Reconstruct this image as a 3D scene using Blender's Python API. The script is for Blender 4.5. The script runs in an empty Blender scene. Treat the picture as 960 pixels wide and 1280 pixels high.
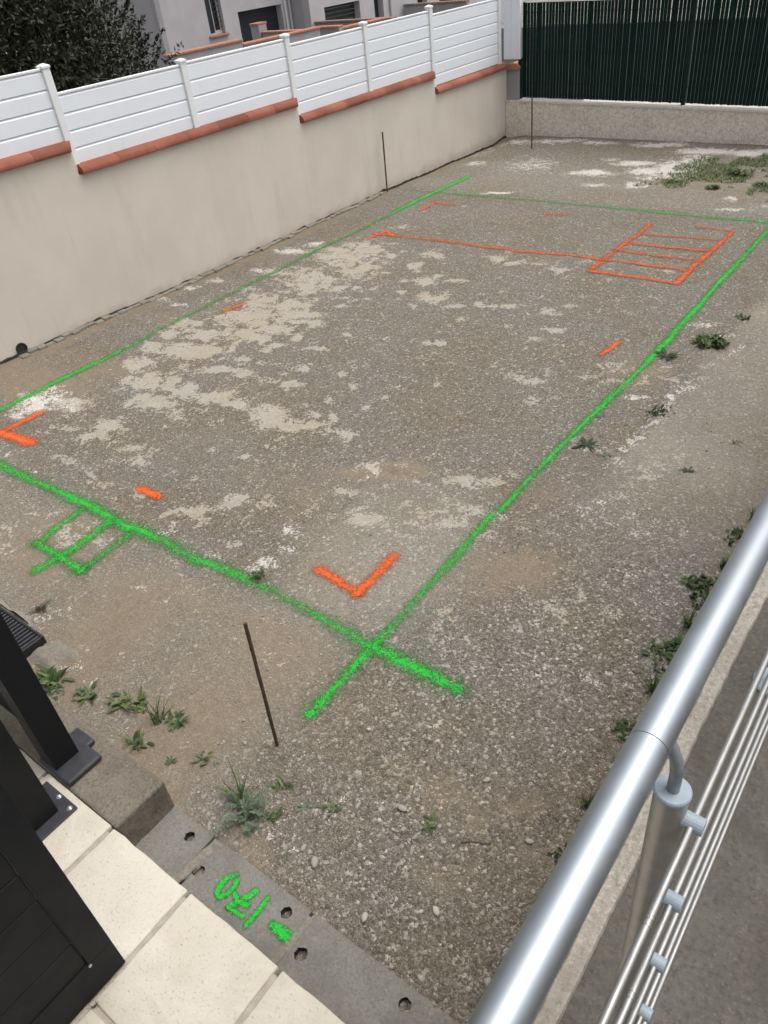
import bpy, bmesh, math, random
import numpy as np
from mathutils import Vector, Matrix
rng = np.random.default_rng(7); random.seed(7)
S = bpy.context.scene; C = S.collection
# ---------------------------------------------------------------- camera
cam = bpy.data.cameras.new('camera'); cam.sensor_width = 36; cam.sensor_fit = 'AUTO'
cam.lens = 949.68/1280*36; cam.clip_start = .02; cam.clip_end = 3000
co = bpy.data.objects.new('camera', cam); C.objects.link(co)
Rv = Vector((.797525, .594871, -.100413)); Uv = Vector((-.296823, .53182, .793135)); Fv = Vector((-.525214, .60274, -.600711))
mw = Matrix((Rv, Uv, -Fv)).transposed().to_4x4(); mw.translation = Vector((1.947709, -2.011927, 3.0))
co.matrix_world = mw; S.camera = co
# ---------------------------------------------------------------- light: overcast daylight
W = bpy.data.worlds.new('World'); S.world = W; W.use_nodes = True
wn = W.node_tree.nodes; wl = W.node_tree.links
sky = wn.new('ShaderNodeTexSky'); sky.sky_type = 'NISHITA'; sky.sun_disc = False
SUN_EL, SUN_AZ = math.radians(70), math.radians(40)
sky.sun_elevation = SUN_EL; sky.sun_rotation = SUN_AZ; sky.air_density = 1.0; sky.dust_density = 7.0; sky.ozone_density = 1.0
hs = wn.new('ShaderNodeHueSaturation'); hs.inputs['Saturation'].default_value = .33
wl.new(sky.outputs[0], hs.inputs['Color']); wl.new(hs.outputs[0], wn['Background'].inputs['Color'])
wn['Background'].inputs['Strength'].default_value = .15
sl = bpy.data.lights.new('sun', 'SUN'); sl.energy = .7; sl.angle = math.radians(80); sl.color = (1, .97, .93)
so = bpy.data.objects.new('sun', sl); C.objects.link(so)
sd = Vector((math.sin(SUN_AZ)*math.cos(SUN_EL), math.cos(SUN_AZ)*math.cos(SUN_EL), math.sin(SUN_EL)))
so.rotation_euler = sd.to_track_quat('Z', 'Y').to_euler(); so.location = (0, 0, 20)
S.view_settings.view_transform = 'Standard'; S.view_settings.look = 'None'; S.view_settings.gamma = 1
S.view_settings.use_curve_mapping = False; S.view_settings.exposure = 0.44
# ---------------------------------------------------------------- helpers
class NT:
    def __init__(s, name):
        s.m = bpy.data.materials.new(name); s.m.use_nodes = True
        s.n = s.m.node_tree.nodes; s.l = s.m.node_tree.links; s.b = s.n['Principled BSDF']
        g = s.n.new('ShaderNodeNewGeometry'); s.pos = g.outputs['Position']; s.out = s.n['Material Output']
    def set(s, sock, v):
        if hasattr(v, 'is_output'): s.l.new(v, sock)
        elif isinstance(v, (tuple, list)) and len(v) == 3 and sock.type == 'RGBA': sock.default_value = (*v, 1)
        else: sock.default_value = v
    def math(s, op, a, b=0., c=None, clamp=False):
        n = s.n.new('ShaderNodeMath'); n.operation = op; n.use_clamp = clamp
        s.set(n.inputs[0], a); s.set(n.inputs[1], b)
        if c is not None: s.set(n.inputs[2], c)
        return n.outputs[0]
    def noise(s, scale, detail=3., rough=.55, vec=None, dist=0.):
        n = s.n.new('ShaderNodeTexNoise'); s.l.new(vec or s.pos, n.inputs['Vector'])
        n.inputs['Scale'].default_value = scale; n.inputs['Detail'].default_value = detail
        n.inputs['Roughness'].default_value = rough; n.inputs['Distortion'].default_value = dist
        return n.outputs['Fac']
    def voro(s, scale, vec=None, feat='F1'):
        n = s.n.new('ShaderNodeTexVoronoi'); n.feature = feat; s.l.new(vec or s.pos, n.inputs['Vector']); n.inputs['Scale'].default_value = scale
        return n
    def mapr(s, v, a, b, c=0., d=1., smooth=True):
        n = s.n.new('ShaderNodeMapRange'); n.interpolation_type = 'SMOOTHSTEP' if smooth else 'LINEAR'
        s.set(n.inputs[0], v)
        for i, q in enumerate((a, b, c, d)): s.set(n.inputs[i+1], q)
        return n.outputs[0]
    def mix(s, f, a, b, mode='MIX'):
        n = s.n.new('ShaderNodeMix'); n.data_type = 'RGBA'; n.blend_type = mode
        s.set(n.inputs[0], f); s.set(n.inputs[6], a); s.set(n.inputs[7], b)
        return n.outputs[2]
    def ramp(s, f, stops):
        n = s.n.new('ShaderNodeValToRGB'); s.set(n.inputs[0], f); e = n.color_ramp.elements
        while len(e) < len(stops): e.new(.5)
        for q, (p, c) in zip(e, stops): q.position = p; q.color = (*c, 1)
        return n.outputs[0]
    def scalev(s, x, y, z):
        n = s.n.new('ShaderNodeVectorMath'); n.operation = 'MULTIPLY'; s.l.new(s.pos, n.inputs[0]); n.inputs[1].default_value = (x, y, z)
        return n.outputs[0]
    def sep(s, v, i):
        n = s.n.new('ShaderNodeSeparateXYZ'); s.l.new(v, n.inputs[0]); return n.outputs[i]
    def attr(s, name):
        n = s.n.new('ShaderNodeAttribute'); n.attribute_name = name; return n.outputs['Fac']
    def bump(s, h, dist, strength=1., nrm=None):
        n = s.n.new('ShaderNodeBump'); n.inputs['Distance'].default_value = dist; n.inputs['Strength'].default_value = strength
        s.l.new(h, n.inputs['Height'])
        if nrm is not None: s.l.new(nrm, n.inputs['Normal'])
        return n.outputs[0]
    def fin(s, col=None, rough=None, nrm=None, metal=None, spec=None):
        if col is not None: s.set(s.b.inputs['Base Color'], col)
        if rough is not None: s.set(s.b.inputs['Roughness'], rough)
        if nrm is not None: s.l.new(nrm, s.b.inputs['Normal'])
        if metal is not None: s.set(s.b.inputs['Metallic'], metal)
        if spec is not None: s.set(s.b.inputs['Specular IOR Level'], spec)
        return s.m
def simple(name, c1, c2, scale=8., rough=.6, bs=None, bd=.002, metal=None, spec=None, detail=4.):
    t = NT(name); f = t.noise(scale, detail); col = t.mix(t.mapr(f, .3, .7), c1, c2)
    nr = t.bump(t.noise(bs, 3.), bd) if bs else None
    return t.fin(col, rough, nr, metal, spec)
# shapes collected in a bmesh in world coordinates; obj() moves them to the thing's origin
def obj(name, bm, mat, root=None, smooth=False, at=None):
    me = bpy.data.meshes.new(name)
    org = Vector(at) if at is not None else (Vector(root['_o']) if root is not None and '_o' in root else Vector((0, 0, 0)))
    bmesh.ops.translate(bm, verts=bm.verts, vec=-org)
    bm.normal_update(); bm.to_mesh(me); bm.free()
    if smooth: me.polygons.foreach_set('use_smooth', [len(q.vertices) <= 4 for q in me.polygons])
    for m in (mat if isinstance(mat, (list, tuple)) else [mat]): me.materials.append(m)
    o = bpy.data.objects.new(name, me); C.objects.link(o)
    if root is not None:
        o.parent = root; o['_o'] = tuple(org)
        po = Vector(root['_o']) if '_o' in root else Vector((0, 0, 0)); o.location = org-po
    else: o.location = org; o['_o'] = tuple(org)
    return o
def tag(o, label=None, cat=None, group=None, kind=None):
    if label: o['label'] = label
    if cat: o['category'] = cat
    if group: o['group'] = group
    if kind: o['kind'] = kind
    return o
def thing(name, loc, label, cat, group=None):
    o = bpy.data.objects.new(name, None); o.empty_display_size = .1; o.location = loc; C.objects.link(o); o['_o'] = tuple(loc)
    return tag(o, label, cat, group)
def share(src, name, root, off):          # another part using the same mesh, moved by off (world)
    o = src.copy(); C.objects.link(o); o.parent = root; o.location = Vector(src.location)+Vector(off); o.name = name
    return o
def box(bm, x0, x1, y0, y1, z0, z1, bev=0., seg=1):
    r = bmesh.ops.create_cube(bm, size=1.); v = r['verts']
    for q in v: q.co = Vector(((x0+x1)/2+q.co.x*(x1-x0), (y0+y1)/2+q.co.y*(y1-y0), (z0+z1)/2+q.co.z*(z1-z0)))
    if bev:
        es = list({e for q in v for e in q.link_edges}); bmesh.ops.bevel(bm, geom=es, offset=bev, segments=seg, affect='EDGES', profile=.5)
    return bm
def B(*a, **k): return box(bmesh.new(), *a, **k)
def prism(bm, prof, axis, a0, a1):        # profile of 2-D points swept along an axis
    def P(u, v, a): return {'y': (u, a, v), 'x': (a, u, v), 'z': (u, v, a)}[axis]
    n = len(prof); A = [bm.verts.new(P(u, v, a0)) for u, v in prof]; D = [bm.verts.new(P(u, v, a1)) for u, v in prof]
    for i in range(n): bm.faces.new((A[i], A[(i+1) % n], D[(i+1) % n], D[i]))
    bm.faces.new(A[::-1]); bm.faces.new(D); bmesh.ops.recalc_face_normals(bm, faces=bm.faces); return bm
def tube(bm, pts, r, seg=12, cap=True, r2=None):
    pts = [Vector(p) for p in pts]; rings = []
    t0 = (pts[1]-pts[0]).normalized(); ref = Vector((0, 0, 1)) if abs(t0.z) < .9 else Vector((1, 0, 0))
    for i, p in enumerate(pts):
        t = (pts[min(i+1, len(pts)-1)]-pts[max(i-1, 0)]).normalized()
        u = t.cross(ref).normalized(); v = t.cross(u).normalized()
        rr = r if r2 is None else r+(r2-r)*i/(len(pts)-1)
        rings.append([bm.verts.new(p+rr*(math.cos(2*math.pi*k/seg)*u+math.sin(2*math.pi*k/seg)*v)) for k in range(seg)])
    for a, b in zip(rings, rings[1:]):
        for k in range(seg): bm.faces.new((a[k], a[(k+1) % seg], b[(k+1) % seg], b[k]))
    bmesh.ops.recalc_face_normals(bm, faces=bm.faces)
    if cap:                                # caps on rings of their own, so that the side keeps its round shading
        bm.faces.new([bm.verts.new(q.co) for q in rings[0][::-1]]); bm.faces.new([bm.verts.new(q.co) for q in rings[-1]])
    return bm
def T(*a, **k): return tube(bmesh.new(), *a, **k)
def lathe(bm, prof, cx, cy, seg=20):      # profile (r, z) about a vertical axis
    rings = [[bm.verts.new((cx+r*math.cos(2*math.pi*k/seg), cy+r*math.sin(2*math.pi*k/seg), z)) for k in range(seg)] for r, z in prof]
    for a, b in zip(rings, rings[1:]):
        for k in range(seg): bm.faces.new((a[k], a[(k+1) % seg], b[(k+1) % seg], b[k]))
    bm.faces.new(rings[0][::-1]); bm.faces.new(rings[-1]); bmesh.ops.recalc_face_normals(bm, faces=bm.faces); return bm
def pymesh(name, V, F, mat, root=None, at=None, smooth=False, attrs=None):
    org = np.array(at if at is not None else (0, 0, 0), float)
    V = np.asarray(V, np.float32)-org.astype(np.float32); F = np.asarray(F, np.int32); k = F.shape[1]
    me = bpy.data.meshes.new(name); me.vertices.add(len(V)); me.vertices.foreach_set('co', V.ravel())
    me.loops.add(F.size); me.loops.foreach_set('vertex_index', F.ravel())
    me.polygons.add(len(F)); me.polygons.foreach_set('loop_start', np.arange(0, F.size, k, dtype=np.int32)); me.polygons.foreach_set('loop_total', np.full(len(F), k, np.int32))
    if smooth: me.polygons.foreach_set('use_smooth', np.ones(len(F), bool))
    for an, av in (attrs or {}).items():
        a = me.attributes.new(an, 'FLOAT', 'POINT'); a.data.foreach_set('value', np.asarray(av, np.float32))
    me.materials.append(mat); me.update(calc_edges=True); me.validate()
    o = bpy.data.objects.new(name, me); C.objects.link(o); o['_o'] = tuple(float(q) for q in org)
    if root is not None:
        o.parent = root; o.location = Vector(org)-Vector(root['_o'])
    else: o.location = org
    return o
# value noise for relief (numpy)
_tab = rng.random((256, 256))
def vnoise(x, y):
    x = np.asarray(x, float); y = np.asarray(y, float); xi = np.floor(x).astype(int); yi = np.floor(y).astype(int)
    fx = x-xi; fy = y-yi; fx = fx*fx*(3-2*fx); fy = fy*fy*(3-2*fy); g = lambda a, b: _tab[a % 256, b % 256]
    return (g(xi, yi)*(1-fx)+g(xi+1, yi)*fx)*(1-fy)+(g(xi, yi+1)*(1-fx)+g(xi+1, yi+1)*fx)*fy
def fbm(x, y, o=4):
    s = 0; a = .5
    for i in range(o): s = s+a*(vnoise(x*2**i+17*i, y*2**i+31*i)-.5); a *= .5
    return s
def blobs(L, x, y):
    s = np.zeros_like(x)
    for cx, cy, a, b, c, d, amp in L:
        u = a*(x-cx)+b*(y-cy); v = c*(x-cx)+d*(y-cy)
        # the outline is the ellipse u2+v2 = 1 for the half sizes
        q = (u*u+v*v); s = np.maximum(s, amp*np.exp(-q*.69))
    return s
def segdist(x, y, P):
    d = np.full(np.shape(x), 9.); sg = np.zeros(np.shape(x))
    for (ax, ay), (bx, by) in zip(P, P[1:]):
        ux, uy = bx-ax, by-ay; t = np.clip(((x-ax)*ux+(y-ay)*uy)/(ux*ux+uy*uy), 0, 1)
        dx, dy = x-ax-t*ux, y-ay-t*uy; q = np.hypot(dx, dy); m = q < d
        sg = np.where(m, np.sign(ux*dy-uy*dx), sg); d = np.where(m, q, d)
    return d, sg
# ---------------------------------------------------------------- where the yard is sandy, chalky or brown: (x, y, 2x2 to unit circle, amount)
SAND= [(-4.09,4.87,2.01,1.62,0.83,-2.28,0.9),(-3.68,4.51,3.65,2.89,1.94,-5.07,1),(-4,4.08,2.25,1.96,0.9,-2.3,0.85),(-3.92,3.9,6.28,5.53,2.16,-5.41,1),(-4.14,3.36,2.73,2.67,1.16,-2.8,0.9),(-3.96,3.01,2.11,2.1,1.52,-3.56,1),(-3.69,3.43,3.25,2.95,1.82,-4.34,1),(-3.47,3.26,2.99,2.68,4.17,-9.76,1),(-3.42,2.89,4.54,4.26,3.56,-8.08,1),(-3.27,3.12,3.96,3.51,6.9,-15.84,1),(-3.64,2.66,3.31,3.32,3.29,-7.38,1),(-4.04,2.48,3.35,3.66,2.95,-6.62,1),(-3.8,2.16,2.26,2.51,2.58,-5.62,1.1),(-4.47,2.61,3.94,4.48,2.97,-6.83,0.8),(-4.24,1.99,4.88,5.93,3.22,-7.01,1),(-4.15,1.72,4.93,6.2,3.47,-7.4,1),(-3.77,1.51,2.89,3.58,3.03,-6.29,1),(-3.61,1.67,8.9,10.44,3.8,-7.93,1),(-3.3,1.55,4.67,5.34,3.62,-7.41,1),(-3.41,1.28,3.24,3.96,3.8,-7.67,1),(-2.91,1.58,3.72,3.98,3.82,-7.72,1),(-3.01,1.23,8.38,9.71,5.71,-11.32,0.8),(-2.31,1.58,5.06,4.86,3.29,-6.52,1),(-2.64,1.63,7.77,7.85,4.92,-9.89,0.9),(-1.95,1.58,3.89,3.49,6.24,-12.19,1),(-1.98,1.77,11.56,10.08,8.83,-17.52,0.9),(-1.69,1.62,8.14,6.86,9.68,-18.8,0.9),(-1.52,1.64,15.1,12.22,8.5,-16.44,0.9),(-3.27,1.98,4.01,4.24,6.8,-14.34,0.9),(-3.01,1.99,7.31,7.39,7.06,-14.76,0.9),(-3.24,2.22,8.8,8.89,9.67,-20.72,0.9),(-3.19,2.47,14.15,13.63,7.33,-15.98,1),(-3.14,2.59,10.16,9.54,7.97,-17.5,1),(-3.39,2.67,12.46,12.03,4.85,-10.8,1),(-3.05,2.8,11.04,9.91,7.67,-17.06,1),(-2.73,2.71,6.69,5.77,9.24,-20.18,0.9),(-2.49,2.07,6.33,5.78,8.18,-16.89,1),(-2.7,2.21,12.23,11.32,10.53,-22.12,0.9),(-2.61,2.35,15.45,13.78,6.86,-14.52,0.8),(-3.54,4.01,9.38,7.72,4.05,-10.11,1),(-3.81,4.03,9.07,7.75,2.6,-6.56,1),(-3.38,4.11,19.11,15.16,8.09,-20.24,1),(-3.2,4.14,27.33,20.99,9.85,-24.56,1),(-3.17,3.65,12.62,10.27,9.25,-22.11,1),(-2.78,3.24,24.65,19.83,8.06,-18.39,1),(-2.69,3.1,21.45,17.36,8.45,-19,1),(-2.22,2.4,14.93,12.29,10.82,-22.66,0.8),(-1.96,2.28,11.45,9.13,6.64,-13.66,0.7),(-1.61,2.04,16.65,12.87,13.12,-26.19,0.8),(-2.03,2.01,21.36,18.05,9.85,-19.93,0.8),(-3.02,2.25,14.55,14.13,11.35,-24.17,0.8),(-2.82,2.02,13.68,13.32,12.36,-25.73,0.8),(-4.44,2.33,5.28,6.24,3.53,-7.94,0.8),(-4.71,4.95,3.75,3.25,2.45,-6.91,0.5),(-1.81,1.81,19.8,16.59,9,-17.79,0.9),(-4.37,2.06,5.99,7.32,4.88,-10.74,0.7),(-4.76,3.18,2.85,3.09,2.29,-5.55,0.45),(-4.55,3.52,2.92,2.95,2,-4.95,0.6),(-4.58,4.12,3.3,3.1,1.39,-3.63,0.6),(-4.03,5.13,3.46,2.68,1.02,-2.85,0.9),(-3.66,4.6,4.87,3.8,2.39,-6.31,1),(-3.61,5.06,12.11,8.91,2.71,-7.44,1),(-3.15,4.91,10.28,7.16,3.39,-9.03,1),(-3.14,5.28,7.64,5.1,3.11,-8.59,1),(-2.74,4.54,7.29,4.95,3.02,-7.68,1),(-2.73,4.73,14.85,9.84,6.52,-16.84,1),(-2.44,4.67,6.17,3.91,6.85,-17.44,1),(-2.41,4.15,5.78,3.87,3.67,-8.9,1),(-2.55,3.93,13.16,9.31,7.16,-17.15,1),(-2.1,4.07,7.25,4.63,9.46,-22.57,0.9),(-1.92,4.2,9.26,5.62,7.33,-17.55,0.9),(-1.67,4.28,6.36,3.64,7.43,-17.76,0.9),(-2.82,4.17,18.23,13.1,6.52,-16.1,1),(-1.86,3.82,18.93,11.89,12.16,-28.13,1),(-1.86,3.22,24.19,16.45,12.12,-26.7,1),(-1.74,3.3,10.33,6.79,10.58,-23.35,1),(-2.35,5.41,8.37,4.81,4.66,-12.65,0.8),(-2.16,5.34,6.87,3.84,6.93,-18.55,0.8),(-1.55,5.3,9.3,4.61,5.87,-15.33,0.9),(-1.79,5.38,7.19,3.71,8.37,-22.23,0.7),(-1.17,4.29,10.24,5.23,5.11,-12,0.7),(-1.09,4.51,8.21,4,8.57,-20.45,0.6),(-0.96,3.97,7.15,3.61,8.9,-20.19,0.8),(-1.04,3.72,11.93,6.33,10.57,-23.54,0.7),(-0.73,3.74,20.45,10.02,6.3,-13.89,0.6),(-0.47,2.8,7.06,3.66,8.48,-17.18,0.7),(-1.25,2.18,14.79,10.3,13.65,-27.17,0.7),(-1.61,2.05,13.98,10.76,13.32,-26.6,0.8),(-1.62,2.24,18.91,14.16,14.23,-28.82,0.8),(-1.65,2.42,20.55,15.07,15.4,-31.66,0.7),(-1.33,2.62,23.91,15.84,10.78,-22.23,0.7),(-1.07,2.66,18.7,11.59,13.93,-28.54,0.5),(-3.04,4.76,17.43,12.14,6.22,-16.3,1),(-3,4.47,19.87,14.2,10.7,-27.26,1),(-3.38,4.12,19.11,15.13,9.22,-23.1,1),(-3.2,4.14,31.26,24.01,11.27,-28.1,1),(-3.15,3.81,22.65,17.98,8.74,-21.17,1),(-3.08,3.86,26.64,20.77,12.21,-29.61,1),(-3.32,4.57,21.77,16.17,8.37,-21.76,1),(-2.9,5.08,17.57,11.52,7.83,-21.02,0.8),(-2.23,3.34,26.04,18.76,12.98,-29.27,0.8),(-4.12,5.98,6.72,4.83,2.77,-8.47,0.7),(-4.06,0.94,3.66,5.26,4.44,-8.95,0.85),(-3.37,1.27,3.36,4.08,4,-8.04,1),(-3.03,1.23,7.8,9.06,5.69,-11.28,0.8),(-3.43,0.81,6.06,8.16,3.56,-6.96,0.85),(-3.36,0.65,5.24,7.21,5.78,-11.14,0.9),(-3.78,0.57,3.1,4.63,4.76,-9.26,0.6),(-2.95,0.66,3.58,4.6,8.93,-16.99,0.7),(-2.85,0.54,5.01,6.49,8.46,-15.9,0.8),(-2.72,0.58,8.2,10.32,6.12,-11.48,0.8),(-3.51,0.32,7.1,10.75,5.32,-10.1,0.6),(-3.21,0.33,6.23,8.99,7.63,-14.32,0.8),(-2.89,0.33,6.6,9.04,6.83,-12.69,0.7),(-2.68,0.27,3.74,5.01,8.54,-15.69,0.55),(-2.36,0.27,6.24,7.89,6.65,-12.08,0.7),(-1.91,0.31,5.31,6.1,5.39,-9.66,0.7),(-2.48,-0.24,4.22,6.19,2.83,-4.99,0.6),(-2.2,-0.16,4.98,6.79,3.33,-5.86,0.55),(-2.74,-0.46,3.31,5.4,2.54,-4.47,0.6),(-1.82,0.33,5.56,6.24,4.15,-7.43,0.9),(-1.64,0.58,4.32,4.41,5,-9.03,0.75),(-1.43,0.64,7.5,7.23,6.15,-11.07,0.6),(-2.19,1.51,4.81,4.56,4.47,-8.78,1),(-1.89,1.63,3.37,2.95,6.4,-12.52,1),(-1.53,1.66,16.56,13.4,11.28,-21.83,0.9),(-1.95,1.03,6.74,6.69,14.92,-28.08,0.6),(-1.08,1.05,11.95,9.77,14.62,-26.69,0.6),(-0.97,1.08,16.25,12.89,12.7,-23.13,0.7),(-0.95,0.79,12.38,10.33,19.48,-34.78,0.6),(-0.76,0.83,4.68,3.69,7.71,-13.7,0.7),(-1.31,0.24,11.61,11.93,8.91,-15.56,0.6),(-1.1,0.27,9.71,9.45,13.87,-24.06,0.6),(-1.11,1.38,5.88,4.54,7.93,-14.81,0.5),(-1.94,1.25,10.09,9.58,14.04,-26.83,0.5),(0.11,1.29,2.52,1.41,4.35,-7.71,0.5),(-0.36,1.58,3.93,2.41,6.29,-11.6,0.7),(-0.79,3.05,3.36,1.84,3.83,-8,0.5),(-0.26,1.13,2.74,1.77,2.95,-5.26,0.45),(0.06,3.46,2.53,1.02,1.76,-3.67,0.5),(0.64,2.23,3.7,1.44,3.62,-6.72,0.45),(0.69,0.78,3.51,1.74,2.77,-4.64,0.4),(0.23,0.22,3.25,2.18,2.26,-3.71,0.4)]
WHITE= [(-4.4,0.73,3.45,5.42,2.48,-4.99,1),(-4.4,0.9,3.91,5.93,2.99,-6.06,0.8),(-4.37,0.55,5.17,8.41,4.35,-8.62,0.9),(-4.06,0.86,4.11,6,2.11,-4.23,0.5),(-3.79,0.14,5.6,9.22,3.99,-7.55,0.4),(-3.35,0.08,9.04,14.14,8.74,-16.24,0.5),(-2.61,0.05,6.92,9.64,6.75,-12.19,0.4),(-2.23,0.1,4.97,6.39,7.16,-12.81,0.4),(-1.87,0.08,4.01,4.83,5.82,-10.26,0.5),(-0.98,0.22,7.13,6.81,8.9,-15.32,1.1),(-1.02,0.14,8.26,8.12,13.09,-22.45,0.9),(-0.95,0.38,12.52,11.43,13.84,-24.05,0.9),(-1.11,0.53,12.05,11.06,10.2,-18.01,0.8),(-0.94,0.55,8.33,7.31,7.02,-12.33,0.5),(-1.36,0.12,5.75,6.15,10.99,-19.07,0.5),(-1.11,0.06,16.22,16.59,19.73,-33.79,0.8),(-0.87,0.38,12.75,11.41,11.29,-19.55,0.5),(-2.49,9.6,3.31,1.35,1.42,-6.52,1.1),(-2.87,8.95,2.8,1.28,1.63,-6.85,1.1),(-2.14,9.22,3.47,1.37,1.3,-5.56,1),(-1.82,9.38,3.56,1.3,0.5,-2.14,1.1),(-1.71,9.87,5.3,1.82,0.57,-2.66,0.9),(-2.04,8.52,5.4,2.2,1.97,-7.58,1),(-2.58,8.44,5.13,2.32,3.05,-11.81,0.8),(-2.01,8.9,5.34,2.1,1.8,-7.27,0.8),(-3.65,7.71,4.19,2.4,5.47,-19.98,1.2),(-3.95,9.18,2.2,1.17,0.46,-2.09,0.55),(-4.23,10.64,1.83,0.91,0.91,-5.35,0.8),(-3.53,10.65,2.92,1.31,1.29,-7.38,0.8),(-2.51,10.71,2.39,0.9,1.18,-6.62,1),(-1.72,10.45,2.59,0.86,1.07,-5.54,1.2),(-1.15,10.46,3.12,0.91,1.13,-5.71,1.2),(-1.06,10.61,5.47,1.55,1.63,-8.47,1),(-0.72,8.29,12.57,3.87,3.22,-11.41,0.9),(-0.58,7.83,6.52,2.01,3.68,-12.24,0.7),(-2.92,9.76,6.33,2.75,2.09,-10.01,0.6),(-4.89,9.08,5.41,3.29,2.1,-9.62,0.8),(-5.19,9.78,3.12,1.86,0.61,-3.16,0.5),(-4.86,10.53,3.14,1.71,0.89,-5.24,0.7),(-0.3,8.05,8.88,2.48,3.59,-12.14,0.6),(0.43,3.39,12.21,4.35,12.89,-26.42,1.1),(0.42,3.58,20.06,6.98,12.2,-25.39,1.1),(0.42,3.25,30.78,11.23,10.73,-21.75,1),(0.4,2.76,19.56,7.69,10.29,-20.07,1.1),(0.42,2.57,21.57,8.67,13.12,-25.22,1.1),(0.4,2.44,13,5.38,13.58,-25.87,0.9),(0.4,2.21,20.34,8.72,18.19,-34.07,0.9),(0.16,3.12,9.48,3.87,11.8,-23.92,0.9),(0.18,4.6,5.4,1.81,7.87,-18.04,0.8),(0.16,2.35,9.99,4.56,9.5,-18.15,0.7),(0.02,2.4,16.14,7.68,10.64,-20.5,0.6),(0.34,4.4,7.48,2.42,8.51,-19.06,0.6),(0.94,1.78,10.25,3.77,6.26,-11.12,0.5),(0.43,1.81,13.7,6.21,13.84,-25.14,0.5),(-4.91,4.78,3.15,2.86,3.48,-9.73,1),(-5.05,3.62,5.48,5.83,5.51,-14,0.8),(-4.87,4.06,7.45,7.32,5.12,-13.41,0.8),(-5.21,3.34,5.39,6.06,5.76,-14.35,0.7),(-5.35,2.94,3.53,4.27,6.17,-14.98,0.5),(-5,2.92,5.53,6.42,6.47,-15.5,0.6),(-4.81,5.07,5.55,4.81,4.13,-11.81,0.9),(-5.2,10.28,3.2,1.85,1.04,-5.86,0.5),(-1.5,-0.97,6.39,9.58,7.4,-12.06,0.9),(-1.34,-1.01,7.39,10.8,11.7,-18.92,0.8),(-1.87,-0.83,5.35,8.29,7.75,-12.91,0.6),(-1.15,-0.96,9.99,13.74,12.06,-19.42,0.5),(0.49,-1.06,3.77,3.28,5.41,-8.14,0.45),(0.57,-0.68,2.84,2.12,2.83,-4.34,0.4),(0.87,0.42,2.85,1.41,1.99,-3.23,0.5),(0.57,1.69,3.17,1.39,1.48,-2.65,0.45),(1,-0.82,2.94,1.9,2.89,-4.31,0.3),(1.08,1.15,3.74,1.44,2.01,-3.39,0.45),(0.14,-0.61,3.32,2.84,4.02,-6.3,0.4),(0.23,-1.04,4.16,3.95,3.7,-5.62,0.5)]
BROWN= [(-4.79,0.96,1.05,1.66,1.07,-2.2,0.9),(-4.41,1.5,1.32,1.78,1.84,-3.9,0.6),(-5.21,1.41,0.88,1.34,2.35,-5.08,0.5),(-1.01,1.35,2,1.52,3.96,-7.36,0.8),(-0.75,1.48,3.65,2.54,6,-11.14,0.8),(0.31,0.93,3.16,1.76,2.39,-4.11,0.8),(0.29,0.69,4.8,2.83,3.89,-6.58,0.5),(0.7,-0.55,3.91,2.67,4.65,-7.15,0.5),(0.91,-0.5,5.01,3.06,3.66,-5.59,0.5),(1,-0.82,5.29,3.42,5.78,-8.63,0.5),(-1.28,-0.7,1.51,1.98,2.13,-3.5,0.6),(-1.26,-0.23,2.29,2.62,3.67,-6.2,0.5),(-0.56,-0.26,2.71,2.62,2.92,-4.8,0.5),(-0.58,-0.6,1.81,1.93,2.46,-3.97,0.5),(-1.76,-0.69,2.43,3.52,3.79,-6.35,0.5),(0.14,-1.14,4.05,4.11,6.01,-9.11,0.6),(-0.32,-0.96,2.51,2.77,4.04,-6.3,0.5),(0.12,-0.46,3.27,2.71,3.77,-5.97,0.3),(0.19,1.68,3.51,1.77,2.74,-4.98,0.4),(0.01,3.59,3.73,1.5,1.51,-3.2,0.6),(1.04,-0.37,4.29,2.39,3.6,-5.52,0.4),(1.16,-0.16,5.24,2.59,3.41,-5.28,0.35),(1.31,-0.53,4.77,2.41,2.82,-4.24,0.4),(0.56,1.25,4.92,2.34,3.81,-6.62,0.35),(-2.57,1.72,1.16,1.14,1.08,-2.18,0.3),(-1.39,0.92,1.1,0.99,1.25,-2.29,0.4),(-2.43,0.95,0.9,1,1.36,-2.59,0.35),(-1.28,8.98,1.06,0.36,0.26,-1.05,0.5),(-5.11,6.75,1.74,1.32,0.92,-3.16,0.3),(-5.05,4.52,0.52,0.49,1.21,-3.32,0.4),(-5.08,2.53,0.61,0.75,1.33,-3.1,0.4)]
LEDGE1 = [(-.94, -.08), (-.91, .21), (-.9, .49), (-.93, .81), (-1.05, 1.21), (-.96, 1.37), (-.62, 1.39), (-.15, 1.34), (.09, 1.33)]
LEDGE2 = [(.37, 2.14), (.39, 2.49), (.37, 2.86), (.42, 3.34), (.42, 3.71), (.48, 3.89), (.6, 4.3)]
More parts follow.
